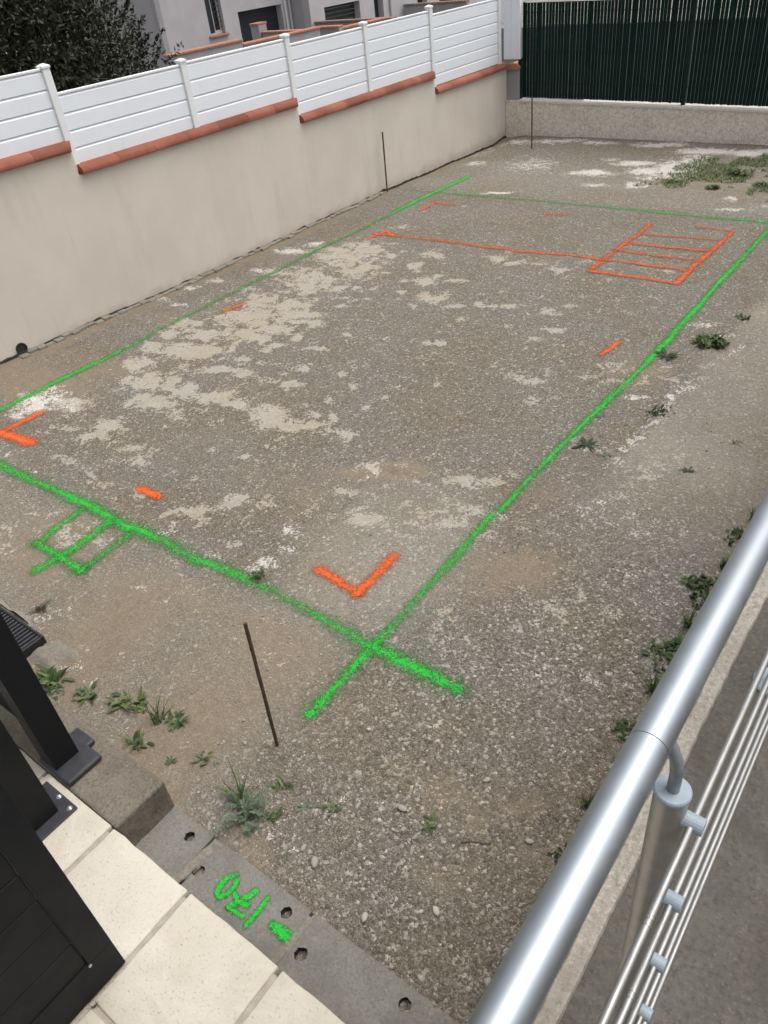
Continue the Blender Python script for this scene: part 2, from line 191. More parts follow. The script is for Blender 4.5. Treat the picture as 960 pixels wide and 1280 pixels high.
def gz(x, y):
    x = np.asarray(x, float); y = np.asarray(y, float)
    z = .035*fbm(x*.9, y*.9, 3)+.022*fbm(x*4, y*4, 3)+.012*fbm(x*11, y*11, 3)
    d1, s1 = segdist(x, y, LEDGE1); z = z+.02*np.exp(-(d1/.35)**2)*np.where(s1 < 0, 1, 0)*np.clip(d1/.03, 0, 1)-.020*np.exp(-(d1/.03)**2)
    d2, s2 = segdist(x, y, LEDGE2); z = z+.032*np.exp(-(d2/.5)**2)*np.where(s2 < 0, 1, 0)*np.clip(d2/.03, 0, 1)-.028*np.exp(-(d2/.035)**2)
    for sx, sy in ((-.023, -.732), (-5.319, 7.303), (-4.42, 10.09)):
        r_ = np.hypot(x-sx, y-sy); z = z+.016*np.exp(-((r_-.05)/.035)**2)
    k = np.clip((-4.95-x)/.45, 0, 1); k = k*k*(3-2*k)
    z = z+k*np.interp(y, [0, 1, 3, 7.3, 11], [.06, .05, .01, -.01, -.09])
    kb = np.clip((y-10.5)/.4, 0, 1); z = z*(1-kb*.5)
    kf = np.clip((-.9-y)/.3, 0, 1); kf = kf*kf*(3-2*kf)
    return z*(1-.6*kf)-.012*kf
def gravel(t, coarse):
    """Height and colour of packed gravel; shared by the ground and by the paint that lies on it."""
    jit = t.n.new('ShaderNodeTexNoise'); t.l.new(t.pos, jit.inputs['Vector']); jit.inputs['Scale'].default_value = 30; jit.inputs['Detail'].default_value = 2
    vm = t.n.new('ShaderNodeVectorMath'); vm.operation = 'MULTIPLY_ADD'; t.l.new(jit.outputs['Color'], vm.inputs[0]); vm.inputs[1].default_value = (.012,)*3; t.l.new(t.pos, vm.inputs[2])
    v1 = t.voro(150, vm.outputs[0]); v2 = t.voro(74, vm.outputs[0]); v3 = t.voro(330, vm.outputs[0])
    r1 = t.sep(v1.outputs['Color'], 0); r2 = t.sep(v2.outputs['Color'], 1); r3 = t.sep(v3.outputs['Color'], 2)
    big = t.math('MULTIPLY', t.math('GREATER_THAN', r2, .70), coarse)          # larger stones only where it is coarse
    h = t.math('ADD', t.math('MULTIPLY', t.math('SUBTRACT', .6, v1.outputs['Distance']), t.math('ADD', .4, r1)), t.math('MULTIPLY', t.math('MULTIPLY', t.math('SUBTRACT', .7, v2.outputs['Distance']), big), 2.2))
    h = t.math('ADD', h, t.math('MULTIPLY', r3, .25))
    tone = t.math('ADD', t.math('MULTIPLY', r1, .62), t.math('MULTIPLY', r3, .38))
    tone = t.mix(big, tone, t.math('ADD', .25, t.math('MULTIPLY', t.sep(v2.outputs['Color'], 0), .75)))
    return h, tone, r1, r2
# ground material
t = NT('yard_gravel')
coarse = t.attr('coarse'); A_s = t.attr('sand'); A_w = t.attr('white'); A_b = t.attr('brown')
h, tone, r1, r2 = gravel(t, coarse)
grey = t.ramp(tone, [(.0, (.060, .055, .044)), (.3, (.122, .112, .093)), (.62, (.198, .184, .156)), (.86, (.308, .289, .248)), (1., (.56, .535, .485))])
big_n = t.noise(1.1, 5., .6); mid_n = t.noise(7., 5., .65); fine_n = t.noise(38., 4., .6)
col = t.mix(t.mapr(big_n, .35, .65), grey, t.mix(1., grey, (.97, .90, .81), 'MULTIPLY'))
v4 = t.voro(66)
sp = t.math('ADD', t.math('MULTIPLY', t.sep(v4.outputs['Color'], 0), .6), t.math('MULTIPLY', t.noise(24, 5, .75), .4))
col = t.mix(1., col, t.ramp(sp, [(.12, (.81, .80, .79)), (.5, (1., 1., 1.)), (.82, (1.18, 1.175, 1.17))]), 'MULTIPLY')
col = t.mix(t.math('MULTIPLY', t.math('GREATER_THAN', t.sep(v4.outputs['Color'], 1), .955), .5), col, (.50, .475, .435))
col = t.mix(t.math('MULTIPLY', t.attr('pale'), .9), col, t.mix(.48, t.mix(1., col, (1.26, 1.25, 1.2), 'MULTIPLY'), (.42, .395, .335)))
bm_ = t.mapr(t.math('ADD', A_b, t.math('MULTIPLY', t.math('SUBTRACT', mid_n, .5), .9)), .15, .75)
brown = t.mix(.66, t.mix(1., grey, (.86, .68, .50), 'MULTIPLY'), t.ramp(t.math('ADD', t.math('MULTIPLY', t.noise(60, 4, .7), .6), t.math('MULTIPLY', t.noise(9, 5, .7, t.scalev(1.6, .6, 1), 1.5), .4)), [(.3, (.145, .115, .084)), (.7, (.315, .262, .20))]))
col = t.mix(t.math('MULTIPLY', bm_, .85), col, brown)
# dry sand: crisp islands with grains showing through
se = t.math('ADD', t.math('ADD', A_s, t.math('MULTIPLY', t.math('SUBTRACT', t.noise(7.5, 6, .68, None, .5), .5), 2.3)), t.math('MULTIPLY', t.math('SUBTRACT', fine_n, .5), .9))
sm = t.mapr(t.math('ADD', se, t.math('MULTIPLY', t.math('SUBTRACT', r1, .5), .20)), .505, .62)
sandc = t.ramp(t.math('ADD', t.math('MULTIPLY', tone, .45), t.math('MULTIPLY', fine_n, .55)), [(.15, (.25, .226, .187)), (.5, (.41, .380, .325)), (.85, (.55, .518, .455))])
sandc = t.mix(t.mapr(t.noise(2.3, 3), .4, .65), sandc, t.mix(1., sandc, (1., .94, .85), 'MULTIPLY'))
col = t.mix(t.math('MULTIPLY', sm, .84), col, sandc)
# chalky white chips
vw = t.voro(62); rw = t.sep(vw.outputs['Color'], 1)
wm = t.math('GREATER_THAN', t.math('ADD', t.math('MULTIPLY', A_w, .80), t.math('MULTIPLY', t.math('SUBTRACT', t.noise(8, 6, .72), .5), 1.5)), t.math('ADD', .14, t.math('ADD', t.math('MULTIPLY', r1, .30), t.math('MULTIPLY', rw, .40))))
wm = t.math('MULTIPLY', wm, t.math('GREATER_THAN', A_w, .04))
col = t.mix(t.math('MULTIPLY', wm, .85), col, t.ramp(t.sep(t.voro(150).outputs['Color'], 0), [(.0, (.40, .375, .335)), (1., (.78, .755, .71))]))
nr = t.bump(t.noise(9., 5., .65), .012, .8); h = t.math('MULTIPLY', h, t.math('SUBTRACT', 1., t.math('MULTIPLY', bm_, .55)))
nr = t.bump(h, .0055, 1., nr)
MG = t.fin(col, .95, nr, spec=.15)
# yard sheet
st = .035
xs = np.arange(-5.5, 1.80, st); ys = np.arange(-1.75, 11.05, st)
X, Y = np.meshgrid(xs, ys, indexing='ij'); Zg = gz(X, Y)
WXo = .11*fbm(X*3.1, Y*3.1, 4)+.05*fbm(X*9, Y*9, 3); WYo = .11*fbm(X*3.1+40, Y*3.1+9, 4)+.05*fbm(X*9+5, Y*9+70, 3)
aS = np.clip(.70*blobs(SAND, X+WXo, Y+WYo)+.12+.22*fbm(X*.9, Y*.9, 3)+.10*((X > -4.6)*(X < -.1)*(Y > .6)*(Y < 6.8)), 0, 1.2)
aW = blobs(WHITE, X+WXo*1.6, Y+WYo*1.6)*np.clip(.55+.45*(Y+.1)/.6, np.where(X < -1.2, .8, .5), 1)*np.where((X > .25)&(Y < 2.2), .62, 1)
for L, a in ((LEDGE1, .30), (LEDGE2, .5)):
    d, s = segdist(X, Y, L); aW = np.maximum(aW, a*np.exp(-(d/.06)**2)*(.5+vnoise(X*5, Y*5)))
aB = blobs(BROWN, X+WXo*2, Y+WYo*2)
aB = np.maximum(aB, .75*np.exp(-((X+5.28)/.13)**2)*(.5+.8*vnoise(X*3, Y*2)))
aB = np.maximum(aB, .62*np.clip((.05-Y)/.25, 0, 1)*np.clip((.25-X)/.5, 0, 1)*np.clip((X+3.2)/.4, 0, 1)*(.45+.9*vnoise(X*2.1, Y*2.1)))
aC = np.clip(.9-np.hypot(X-.9, Y+.1)/2.6, 0, 1)+.5*np.clip(1-np.abs(X-.9)/.9, 0, 1)*np.clip((4-Y)/3, 0, 1)+.35*aW
d1_, s1_ = segdist(X, Y, LEDGE1)
aP = np.exp(-(((X+.42)/.55)**2+((Y-.7)/.75)**2)**2)*.8+np.clip((X-.38-.2*fbm(X*0, Y*1.5, 2))/.12, 0, 1)*np.clip((Y-1.3)/.9, 0, 1)*.75+np.clip((9.6-Y)/.5, 0, 1)*np.clip((Y-7.6)/.2, 0, 1)*.3
aP = aP+np.clip((.25-Y)/.5, 0, 1)*np.clip((.15-X)/.5, 0, 1)*.42
aP = np.clip(aP*(.75+.8*fbm(X*2, Y*2, 4)), 0, 1)
n, m = X.shape; idx = np.arange(n*m).reshape(n, m)
F = np.stack([idx[:-1, :-1], idx[1:, :-1], idx[1:, 1:], idx[:-1, 1:]], -1).reshape(-1, 4)
g = pymesh('ground', np.stack([X, Y, Zg], -1).reshape(-1, 3), F, MG, smooth=True, attrs={'sand': aS.ravel(), 'white': aW.ravel(), 'brown': aB.ravel(), 'pale': aP.ravel(), 'coarse': np.clip(aC, 0, 1).ravel()})
tag(g, kind='structure')
# land around the yard, out to the horizon, about a metre lower on the neighbours' side
bm = bmesh.new(); r = 1500
v = [bm.verts.new((a*r, b*r, -1.1)) for a, b in ((-1, -1), (1, -1), (1, 1), (-1, 1))]; bm.faces.new(v)
tag(obj('terrain', bm, simple('far_ground', (.16, .15, .135), (.26, .245, .22), .8, .95, 30, .01)), kind='structure')
# loose stones: pebbles one could not count, and the few big ones as things
def ico(sub):
    b = bmesh.new(); bmesh.ops.create_icosphere(b, subdivisions=sub, radius=1.); b.verts.ensure_lookup_table()
    V = np.array([v.co[:] for v in b.verts]); F = np.array([[v.index for v in f.verts] for f in b.faces]); b.free(); return V, F
t = NT('stone'); ti = t.attr('tint')
MST = t.fin(t.mix(t.mapr(t.noise(180, 3), .35, .7), t.ramp(ti, [(0, (.13, .117, .10)), (.5, (.27, .25, .222)), (.8, (.41, .385, .347)), (1, (.62, .595, .55))]), t.ramp(ti, [(0, (.16, .14, .12)), (1, (.5, .46, .4))])), .9, t.bump(t.noise(220, 3), .002), spec=.2)
V0, F0 = ico(1)
N = 30000
px = rng.uniform(-5.2, 1.65, N*5); py = rng.uniform(-1.2, 10.7, N*5)
cz = np.clip(.9-np.hypot(px-.9, py+.1)/2.6, 0, 1)+.45*np.clip(1-np.abs(px-1.0)/.8, 0, 1)*np.clip((4.5-py)/3, 0, 1)
w_ = .05+cz*1.0+.9*blobs(WHITE, px, py)*np.clip((7-py)/5, .25, 1)-.3*np.clip(blobs(SAND, px, py), 0, 1)
w_ = w_*np.where(py > 4, .4, 1)
# keep the sprayed lines clear of loose stones
for a in ((np.abs(px) < .06) & (py > -.55) & (py < 7.5), (np.abs(py-.02) < .06) & (px < .55), (np.abs(px+.34) < .05) & (py > .25) & (py < .7), (np.abs(py-.31) < .05) & (px > -.7) & (px < -.3)): w_ = np.where(a, 0, w_)
k = rng.random(N*5) < np.clip(w_, 0, 1)*.42
px, py = px[k][:N], py[k][:N]; n = len(px)
size = np.clip(rng.lognormal(np.log(.0042), .42, n), .0025, .0135)
rot = rng.uniform(0, 2*np.pi, n); el = rng.uniform(.55, 1.05, (n, 3)); el[:, 2] *= .7
jit = 1+rng.uniform(-.28, .28, (n, len(V0), 1))
P = V0[None]*jit*el[:, None]*size[:, None, None]
c, s = np.cos(rot)[:, None], np.sin(rot)[:, None]
P = np.stack([P[..., 0]*c-P[..., 1]*s, P[..., 0]*s+P[..., 1]*c, P[..., 2]], -1)
P += np.stack([px, py, gz(px, py)+size*.18], -1)[:, None]
FF = (F0[None]+(np.arange(n)*len(V0))[:, None, None]).reshape(-1, 3)
tint = np.clip(rng.beta(2., 2.2, n)+.25*blobs(WHITE, px, py), 0, 1)
o = pymesh('gravel', P.reshape(-1, 3), FF, MST, attrs={'tint': np.repeat(tint, len(V0))})
tag(o, 'loose grey and chalky pebbles scattered over the yard', 'gravel', kind='stuff')
V1, F1 = ico(2); V1 = V1*.78
for i, (x, y, sz, lab) in enumerate([(.5, -1.06, .026, 'largest pale stone lying beside the feathery weed'), (.67, -.67, .022, 'pale stone right of the young weed near the block end'), (.68, -1.24, .02, 'stone touching the grey block edge below the number'),
        (.81, -1.12, .02, 'buff stone in the gravel off the plain grey block'), (1.03, -.95, .021, 'buff stone in the gravel nearest the steel handrail'), (.42, -1.04, .017, 'small white stone just left of the largest pale stone'),
        (1.19, -.5, .019, 'grey stone under the handrail joint'), (.9, -.35, .018, 'pale stone in the middle of the coarse gravel')]):
    q = V1*(1+rng.uniform(-.2, .2, (len(V1), 1)))*np.array([1.3, .8, .5])*sz*(1+.0*i); a = rng.uniform(0, 6); q = np.stack([q[:, 0]*math.cos(a)-q[:, 1]*math.sin(a), q[:, 0]*math.sin(a)+q[:, 1]*math.cos(a), q[:, 2]], -1)
    z = float(gz(x, y))+sz*.3
    tag(pymesh('stone', q+np.array([x, y, z]), F1, MST, at=(x, y, z), attrs={'tint': np.full(len(q), .52+.06*(i % 5))}), lab, 'stone', 'larger stones in the gravel')
# ---------------------------------------------------------------- sprayed marks
def paintmat(name, dark, lite, pale):
    t = NT(name); cov = t.attr('cov')
    h, tone, r1, r2 = gravel(t, .3)
    rnd = t.math('ADD', t.math('ADD', t.math('MULTIPLY', r1, .74), t.math('MULTIPLY', r2, .26)), t.math('ADD', t.math('MULTIPLY', t.noise(15, 6, .78), 1.0), t.math('MULTIPLY', t.noise(110, 3, .6), .40)))
    rnd = t.math('SUBTRACT', rnd, .645)
    al = t.math('MULTIPLY', t.mapr(t.math('SUBTRACT', cov, rnd), -.09, .17), .90)
    al = t.math('MAXIMUM', al, t.math('MULTIPLY', t.mapr(t.math('ADD', cov, t.math('MULTIPLY', t.math('SUBTRACT', r1, .5), .25)), -.02, .62), .26))
    col = t.mix(t.mapr(t.math('SUBTRACT', cov, rnd), .0, .45), dark, lite)
    col = t.mix(t.math('MULTIPLY', t.math('GREATER_THAN', r1, .80), .60), col, pale)
    nr = t.bump(h, .007)
    t.fin(col, .7, nr, spec=.2); t.set(t.b.inputs['Alpha'], al)
    return t.m
MGR = paintmat('green_spray_paint', (.035, .16, .030), (.026, .56, .052), (.12, .76, .18))
MOR = paintmat('orange_spray_paint', (.42, .085, .022), (.86, .135, .025), (.9, .32, .15))
_zo = [0.0025]
def stroke_mesh(pts, core, spray, amp, zf=gz, step=.03, wob=.012, ends=1.):
    """cross strips along a polyline; coverage falls from the core to the overspray"""
    pts = np.array(pts, float); L = np.r_[0, np.cumsum(np.hypot(*np.diff(pts, axis=0).T))]
    n = max(4, int(L[-1]/step)+1); s = np.linspace(-spray*.8, L[-1]+spray*.8, n)
    sc = np.clip(s, 0, L[-1]); x = np.interp(sc, L, pts[:, 0]); y = np.interp(sc, L, pts[:, 1])
    tx = np.interp(np.clip(sc+.03, 0, L[-1]), L, pts[:, 0])-np.interp(np.clip(sc-.03, 0, L[-1]), L, pts[:, 0]); ty = np.interp(np.clip(sc+.03, 0, L[-1]), L, pts[:, 1])-np.interp(np.clip(sc-.03, 0, L[-1]), L, pts[:, 1])
    q = np.hypot(tx, ty)+1e-9; tx /= q; ty /= q; x = x+tx*(s-sc); y = y+ty*(s-sc)
    sd_ = rng.uniform(0, 90); w = wob*2*(fbm(s*1.5+sd_, s*0+3, 3)); x = x-ty*w; y = y+tx*w
    cr = np.array([-1, -.75, -.5, -.33, -.17, 0, .17, .33, .5, .75, 1])*spray; m = len(cr)
    XX = x[:, None]-ty[:, None]*cr; YY = y[:, None]+tx[:, None]*cr
    wid = core*(.85+.9*fbm(s*2.2+sd_, s*0+9, 3))[:, None]
    over = np.maximum(-s, s-L[-1]).clip(0)[:, None]
    d = np.hypot(cr[None], over); a = amp(s) if callable(amp) else np.full(n, amp)
    a = (a*(1+.55*fbm(s*2.7+sd_, s*0+5, 3)))[:, None]
    cov = a*np.where(d < wid, 1-.45*(d/wid)**2, .55*np.exp(-(d-wid)/(spray*.26)))
    cov = cov-.24*np.clip((d-wid)/(spray-core), 0, 1)
    _zo[0] += .00022
    ZZ = zf(XX, YY)+_zo[0]
    idx = np.arange(n*m).reshape(n, m); F = np.stack([idx[:-1, :-1], idx[1:, :-1], idx[1:, 1:], idx[:-1, 1:]], -1).reshape(-1, 4)
    return np.stack([XX, YY, ZZ], -1).reshape(-1, 3), F, cov.ravel()
def mark(name, mat, strokes, label, cat, group, zf=gz, **kw):
    c = strokes[0][0][0]; z0 = float(zf(c[0], c[1]))
    if len(strokes) == 1:
        V, F, cv = stroke_mesh(*strokes[0], zf=zf, **kw); return tag(pymesh(name, V, F, mat, at=(*c, z0), smooth=True, attrs={'cov': cv}), label, cat, group)
    r = thing(name, (*c, z0), label, cat, group)
    for s_ in strokes:
        V, F, cv = stroke_mesh(*s_, zf=zf, **kw); pymesh('stroke', V, F, mat, root=r, at=(*s_[0][0], z0), smooth=True, attrs={'cov': cv})
    return r
GG = 'green spray lines marking out the pool'; OG = 'orange spray marks inside the green outline'
mark('paint_line', MGR, [([(-.01, -.50), (0, 0), (-.02, 1.1), (-.02, 2.2), (0, 3), (.02, 4.1), (.01, 5), (.0, 5.6), (0, 7.5)], .0255, .13, lambda s: np.interp(s, [0, .5, .75, 1.2, 3, 7.6], [.98, .93, .62, .82, .94, .98]))], 'long straight green line running away along the right side of the plot', 'paint line', GG)
mark('paint_line', MGR, [([(.53, .01), (0, 0), (-.41, .03), (-.71, .03), (-1.07, .05), (-1.39, .01), (-1.8, .03), (-2.1, 0), (-2.6, .02), (-3.4, 0), (-4.7, .0)], .034, .19, lambda s: np.interp(s, [0, .45, .6, 1., 1.15, 1.3, 1.5, 1.9, 2.4, 2.6, 3.1, 5.2], [.98, .9, .76, .7, .62, .56, .78, .8, .7, .86, .9, .8]))], 'soft sprayed green line crossing the near side and passing the foot grating', 'paint line', GG)
mark('paint_line', MGR, [([(-4.62, -.1), (-4.62, .53), (-4.6, .88), (-4.61, 1.28), (-4.57, 1.67), (-4.56, 2.11), (-4.6, 2.68), (-4.64, 3.19), (-4.62, 3.94), (-4.63, 4.97), (-4.6, 5.73), (-4.6, 6.63), (-4.6, 7.45), (-4.56, 8.35)], .034, .15, lambda s: np.interp(s, [0, .6, 1.9, 2.4, 3.2, 4.2, 5.2, 6.2, 7., 8.5], [.9, .9, .84, .62, .54, .50, .56, .72, 1., 1.05]))], 'green line running along the foot of the beige wall', 'paint line', GG)
mark('paint_line', MGR, [([(-5.1, 7.47), (-4.37, 7.48), (-3.34, 7.49), (-2.2, 7.51), (-1.07, 7.49), (.02, 7.46)], .024, .12, lambda s: np.interp(s, [0, .3, .8, 3, 5.1], [.3, .45, .62, .68, .74]))], 'thin dull green line across the far end of the plot', 'paint line', GG)
mark('stair_outline', MGR, [([(-2.57, -.05), (-2.55, -.27), (-2.52, -.43)], .032, .15, .80), ([(-2.27, -.02), (-2.25, -.3), (-2.29, -.60)], .034, .15, .88), ([(-2.02, -.03), (-2.01, -.33), (-2.02, -.46)], .026, .13, lambda s: np.interp(s, [0, .3, .43], [.66, .7, 1.])), ([(-2.55, -.43), (-2.27, -.43), (-2.0, -.44)], .036, .16, .8)], 'green comb of short strokes like little steps below the near green line', 'paint outline', GG)
mark('corner_mark', MOR, [([(-.66, .33), (-.33, .30)], .036, .13, 1.0), ([(-.335, .29), (-.34, .66)], .03, .12, .95)], 'bright orange V shaped corner mark near the crossing green lines', 'paint mark', OG)
mark('corner_mark', MOR, [([(-4.2, .66), (-4.22, .28)], .04, .13, .92), ([(-4.26, .29), (-3.8, .33)], .05, .14, 1.08)], 'orange corner mark at the left edge beside white pebbles', 'paint mark', OG)
mark('dash_mark', MOR, [([(-2.4, .34), (-2.2, .34)], .03, .09, 1.)], 'short orange dash just above the green comb', 'paint mark', OG)
mark('dash_mark', MOR, [([(-4.32, 3.02), (-4.26, 3.25)], .03, .10, .75)], 'faded orange dash on pale sand beside the wall side line', 'paint mark', OG)
mark('dash_mark', MOR, [([(-.36, 3.68), (-.33, 3.97)], .03, .09, .85)], 'orange dash beside the long right green line', 'paint mark', OG)
mark('corner_mark', MOR, [([(-4.27, 6.66), (-4.28, 7.03)], .026, .12, .86), ([(-4.28, 7.03), (-3.96, 7.0)], .028, .12, .8)], 'faint orange corner mark under the far left green crossing', 'paint mark', OG)
mark('dash_mark', MOR, [([(-2.62, 7.03), (-2.3, 7.08)], .026, .12, .72)], 'faint orange dash just under the far green line', 'paint mark', OG)
mark('dividing_line', MOR, [([(-4.29, 5.66), (-3.23, 5.71), (-2.33, 5.69), (-1.77, 5.75), (-1.3, 5.75)], .031, .13, lambda s: np.interp(s, [0, .2, .5, 2, 3.], [.95, .70, .58, .62, .80])), ([(-4.25, 5.44), (-4.22, 5.8), (-4.0, 5.66)], .024, .11, .85)], 'long thin orange line with an arrow head running to the orange grid', 'paint line', OG)
def lam(a, b): return lambda s: np.interp(s, [0, 1], [a, b])
mark('stair_outline', MOR, [([(-1.27, 7.05), (-1.24, 6.55), (-1.27, 6.09), (-1.25, 5.4)], .031, .13, .68), ([(-1.25, 5.4), (-.88, 5.38), (-.35, 5.38)], .034, .13, .70), ([(-.35, 5.38), (-.35, 6), (-.33, 6.5), (-.33, 7.07)], .03, .12, .86), ([(-.33, 7.07), (-.75, 7.13)], .024, .1, .6),
    ([(-1.27, 5.77), (-.37, 5.74)], .032, .13, .66), ([(-1.25, 6.09), (-.36, 6.04)], .032, .13, .61), ([(-1.22, 6.36), (-.37, 6.38)], .032, .13, .64), ([(-1.23, 6.68), (-.4, 6.74)], .030, .13, .55)], 'orange grid of five treads drawn inside the far right corner', 'paint outline', OG)
# ---------------------------------------------------------------- materials of the built things
t = NT('smooth_render'); n1 = t.noise(1.3, 5, .6); n2 = t.noise(260, 3, .6)
c = t.mix(t.mapr(n1, .3, .7), (.605, .548, .478), (.66, .605, .53)); c = t.mix(t.mapr(t.noise(14, 5, .7), .62, .75, 0, .25), c, (.66, .60, .52))
stn = t.mapr(t.noise(1., 5, .65, t.scalev(1, 2.2, .35)), .54, .72, 0, .22); c = t.mix(stn, c, (.46, .41, .335))
stn2 = t.mapr(t.noise(1., 4, .7, t.scalev(1, 9, .6)),   .58, .72, 0, .20); c = t.mix(stn2, c, (.40, .365, .305))
zz = t.sep(t.pos, 2); splash = t.math('MULTIPLY', t.mapr(t.math('ADD', zz, t.math('MULTIPLY', t.noise(3.5, 5, .7), .35)), .12, .32, 1, 0), .5); c = t.mix(splash, c, (.30, .255, .19))
M_render = t.fin(c, .92, t.bump(t.noise(120, 3), .003, .6, t.bump(n2, .0025, .7)), spec=.15)
t = NT('rough_cast_render'); v = t.voro(48); hh = t.math('ADD', t.math('MULTIPLY', t.noise(21, 4, .7, None, 1.2), 1.), t.math('MULTIPLY', t.noise(70, 3, .6), .35)); hh = t.math('SUBTRACT', hh, .2)
c = t.mix(t.mapr(hh, .34, .56), (.58, .52, .435), (.86, .79, .69)); c = t.mix(t.mapr(t.noise(2, 4), .5, .75, 0, .3), c, (.50, .44, .36))
M_rough = t.fin(c, .95, t.bump(hh, .02, 1.), spec=.1)
M_trim = simple('pale_mortar', (.52, .48, .41), (.62, .59, .53), 20, .9, 90, .004)
t = NT('terracotta'); c = t.mix(t.mapr(t.noise(3., 4, .6), .3, .7), (.205, .068, .043), (.285, .105, .066)); c = t.mix(t.mapr(t.noise(45, 4, .7), .6, .8, 0, .5), c, (.24, .10, .065)); c = t.mix(t.mapr(t.noise(8, 5, .7), .58, .75, 0, .25), c, (.38, .21, .145))
oi = t.n.new('ShaderNodeObjectInfo'); c = t.mix(1., c, t.ramp(oi.outputs['Random'], [(0, (.80, .78, .78)), (1, (1.16, 1.2, 1.24))]), 'MULTIPLY'); c = t.mix(t.mapr(t.noise(5, 6, .75), .56, .7, 0, .5), c, (.17, .09, .065))
M_terra = t.fin(c, .8, t.bump(t.noise(130, 3), .002), spec=.25)
t = NT('pale_terracotta'); c = t.mix(t.noise(5, 4, .6), (.33, .145, .095), (.42, .21, .15)); M_terra2 = t.fin(c, .85, t.bump(t.noise(60, 3), .004), spec=.2)
M_brown_cope = simple('weathered_coping', (.20, .12, .085), (.28, .19, .14), 6, .9, 60, .003)
t = NT('white_pvc'); c = t.mix(t.noise(1.7, 3), (.77, .815, .86), (.82, .86, .90)); c = t.mix(t.mapr(t.noise(9, 5, .7, t.scalev(1, 1, .25)), .56, .78, 0, .30), c, (.56, .575, .57))
M_pvc = t.fin(c, .38, t.bump(t.noise(60, 2), .0004), spec=.45)
M_pvc_post = simple('white_pvc_post', (.76, .78, .785), (.82, .84, .85), 3, .42, 30, .0004)
M_green = simple('dark_green_plastic', (.0018, .0150, .0115), (.003, .022, .017), 9, .6, 80, .0006, None, .12)
M_greenm = simple('dark_green_metal', (.003, .016, .0125), (.006, .022, .018), 9, .6, None, .002, None, .2)
t = NT('anthracite_metal'); c = t.mix(t.noise(40, 3), (.008, .009, .010), (.012, .013, .0145)); c = t.mix(t.mapr(t.noise(4, 5, .7), .66, .8, 0, .30), c, (.055, .058, .065))
M_anth = t.fin(c, t.mapr(t.noise(6, 4), .3, .7, .5, .66), t.bump(t.noise(600, 2), .0003), spec=.2)
M_castfoot = simple('black_cast_foot', (.022, .023, .028), (.036, .037, .043), 20, .55, 200, .0005)
M_bolt = simple('zinc_bolt', (.55, .55, .55), (.7, .7, .7), 20, .3, None, 0, .9)
t = NT('brushed_steel_tube'); f = t.noise(1., 4, .6, t.scalev(700, 6, 700)); dust = t.mapr(t.noise(35, 5, .75), .52, .75)
c = t.mix(t.math('MULTIPLY', dust, .12), (.37, .405, .435), (.33, .35, .365)); M_steel = t.fin(c, t.math('ADD', t.mapr(t.noise(14, 5, .7), .35, .7, .40, .54), t.math('MULTIPLY', dust, .05)), None, 1.)
t = NT('steel_rod'); f = t.noise(1., 3, .6, t.scalev(900, 30, 900)); M_rod = t.fin(t.mix(t.noise(60, 4), (.27, .268, .26), (.36, .36, .355)), t.mapr(f, .3, .7, .42, .55), t.bump(f, .0002), .9)
M_post = simple('grey_anodised_post', (.36, .345, .315), (.42, .405, .375), 40, .38, 500, .0002, .75)
M_cap = simple('blue_grey_plastic', (.25, .30, .345), (.29, .34, .385), 60, .5, 300, .0003)
M_pin = simple('grey_steel_pin', (.20, .225, .25), (.25, .275, .30), 60, .4, None, 0, .4)
t = NT('rust'); M_rust = t.fin(t.ramp(t.noise(55, 5, .7), [(.3, (.05, .034, .026)), (.55, (.105, .068, .048)), (.75, (.17, .105, .07))]), .9, t.bump(t.noise(120, 3), .002), spec=.2)
def concrete(name, a, b, dirt, grain=1., bd=.004):
    t = NT(name); n1 = t.noise(4., 6, .65); n2 = t.noise(85*grain, 5, .78); v = t.voro(230*grain)
    c = t.mix(t.mapr(n1, .3, .7), a, b); c = t.mix(t.mapr(n2, .50, .66, 0, .75), c, dirt); c = t.mix(t.mapr(n2, .46, .36, 0, .45), c, tuple(min(1, q*1.35) for q in b)); c = t.mix(t.mapr(t.sep(v.outputs['Color'], 0), .93, .98, 0, .4), c, tuple(min(1, q*1.5) for q in b))
    c = t.mix(t.mapr(t.noise(1.8, 5, .7), .5, .68, 0, .55), c, dirt)
    return t.fin(c, .93, t.bump(n2, bd, .8, t.bump(t.noise(22, 4, .6), bd*2, .5)), spec=.15)
M_block = concrete('grey_hollow_block', (.160, .153, .134), (.205, .197, .174), (.118, .111, .095))
M_brown_block = concrete('brown_concrete', (.142, .122, .096), (.205, .18, .145), (.088, .074, .058), .8, .008)
M_slab = concrete('path_concrete', (.098, .091, .077), (.13, .121, .103), (.066, .06, .05), .9, .007)
M_lip = concrete('pale_concrete_edge', (.30, .272, .23), (.39, .355, .305), (.19, .165, .13), .8, .008)
M_mortar = concrete('old_mortar', (.215, .20, .165), (.27, .25, .21), (.15, .13, .10), .8, .010)
M_hole = simple('hollow_shade', (.02, .018, .016), (.035, .03, .026), 60, 1.)  # near-black: the shade inside hollows and cracks is put into the colour
t = NT('travertine'); n1 = t.noise(2.2, 5, .6); c = t.mix(t.mapr(n1, .3, .7), (.455, .418, .34), (.525, .488, .41))
c = t.mix(t.mapr(t.noise(5, 6, .72), .52, .78, 0, .6), c, (.43, .35, .245))
pit = t.mapr(t.noise(120, 5, .75, t.scalev(.7, 1.4, 1)), .33, .41, 1, 0); pit2 = t.mapr(t.noise(48, 6, .8, None, 1.0), .31, .35, 1, 0)
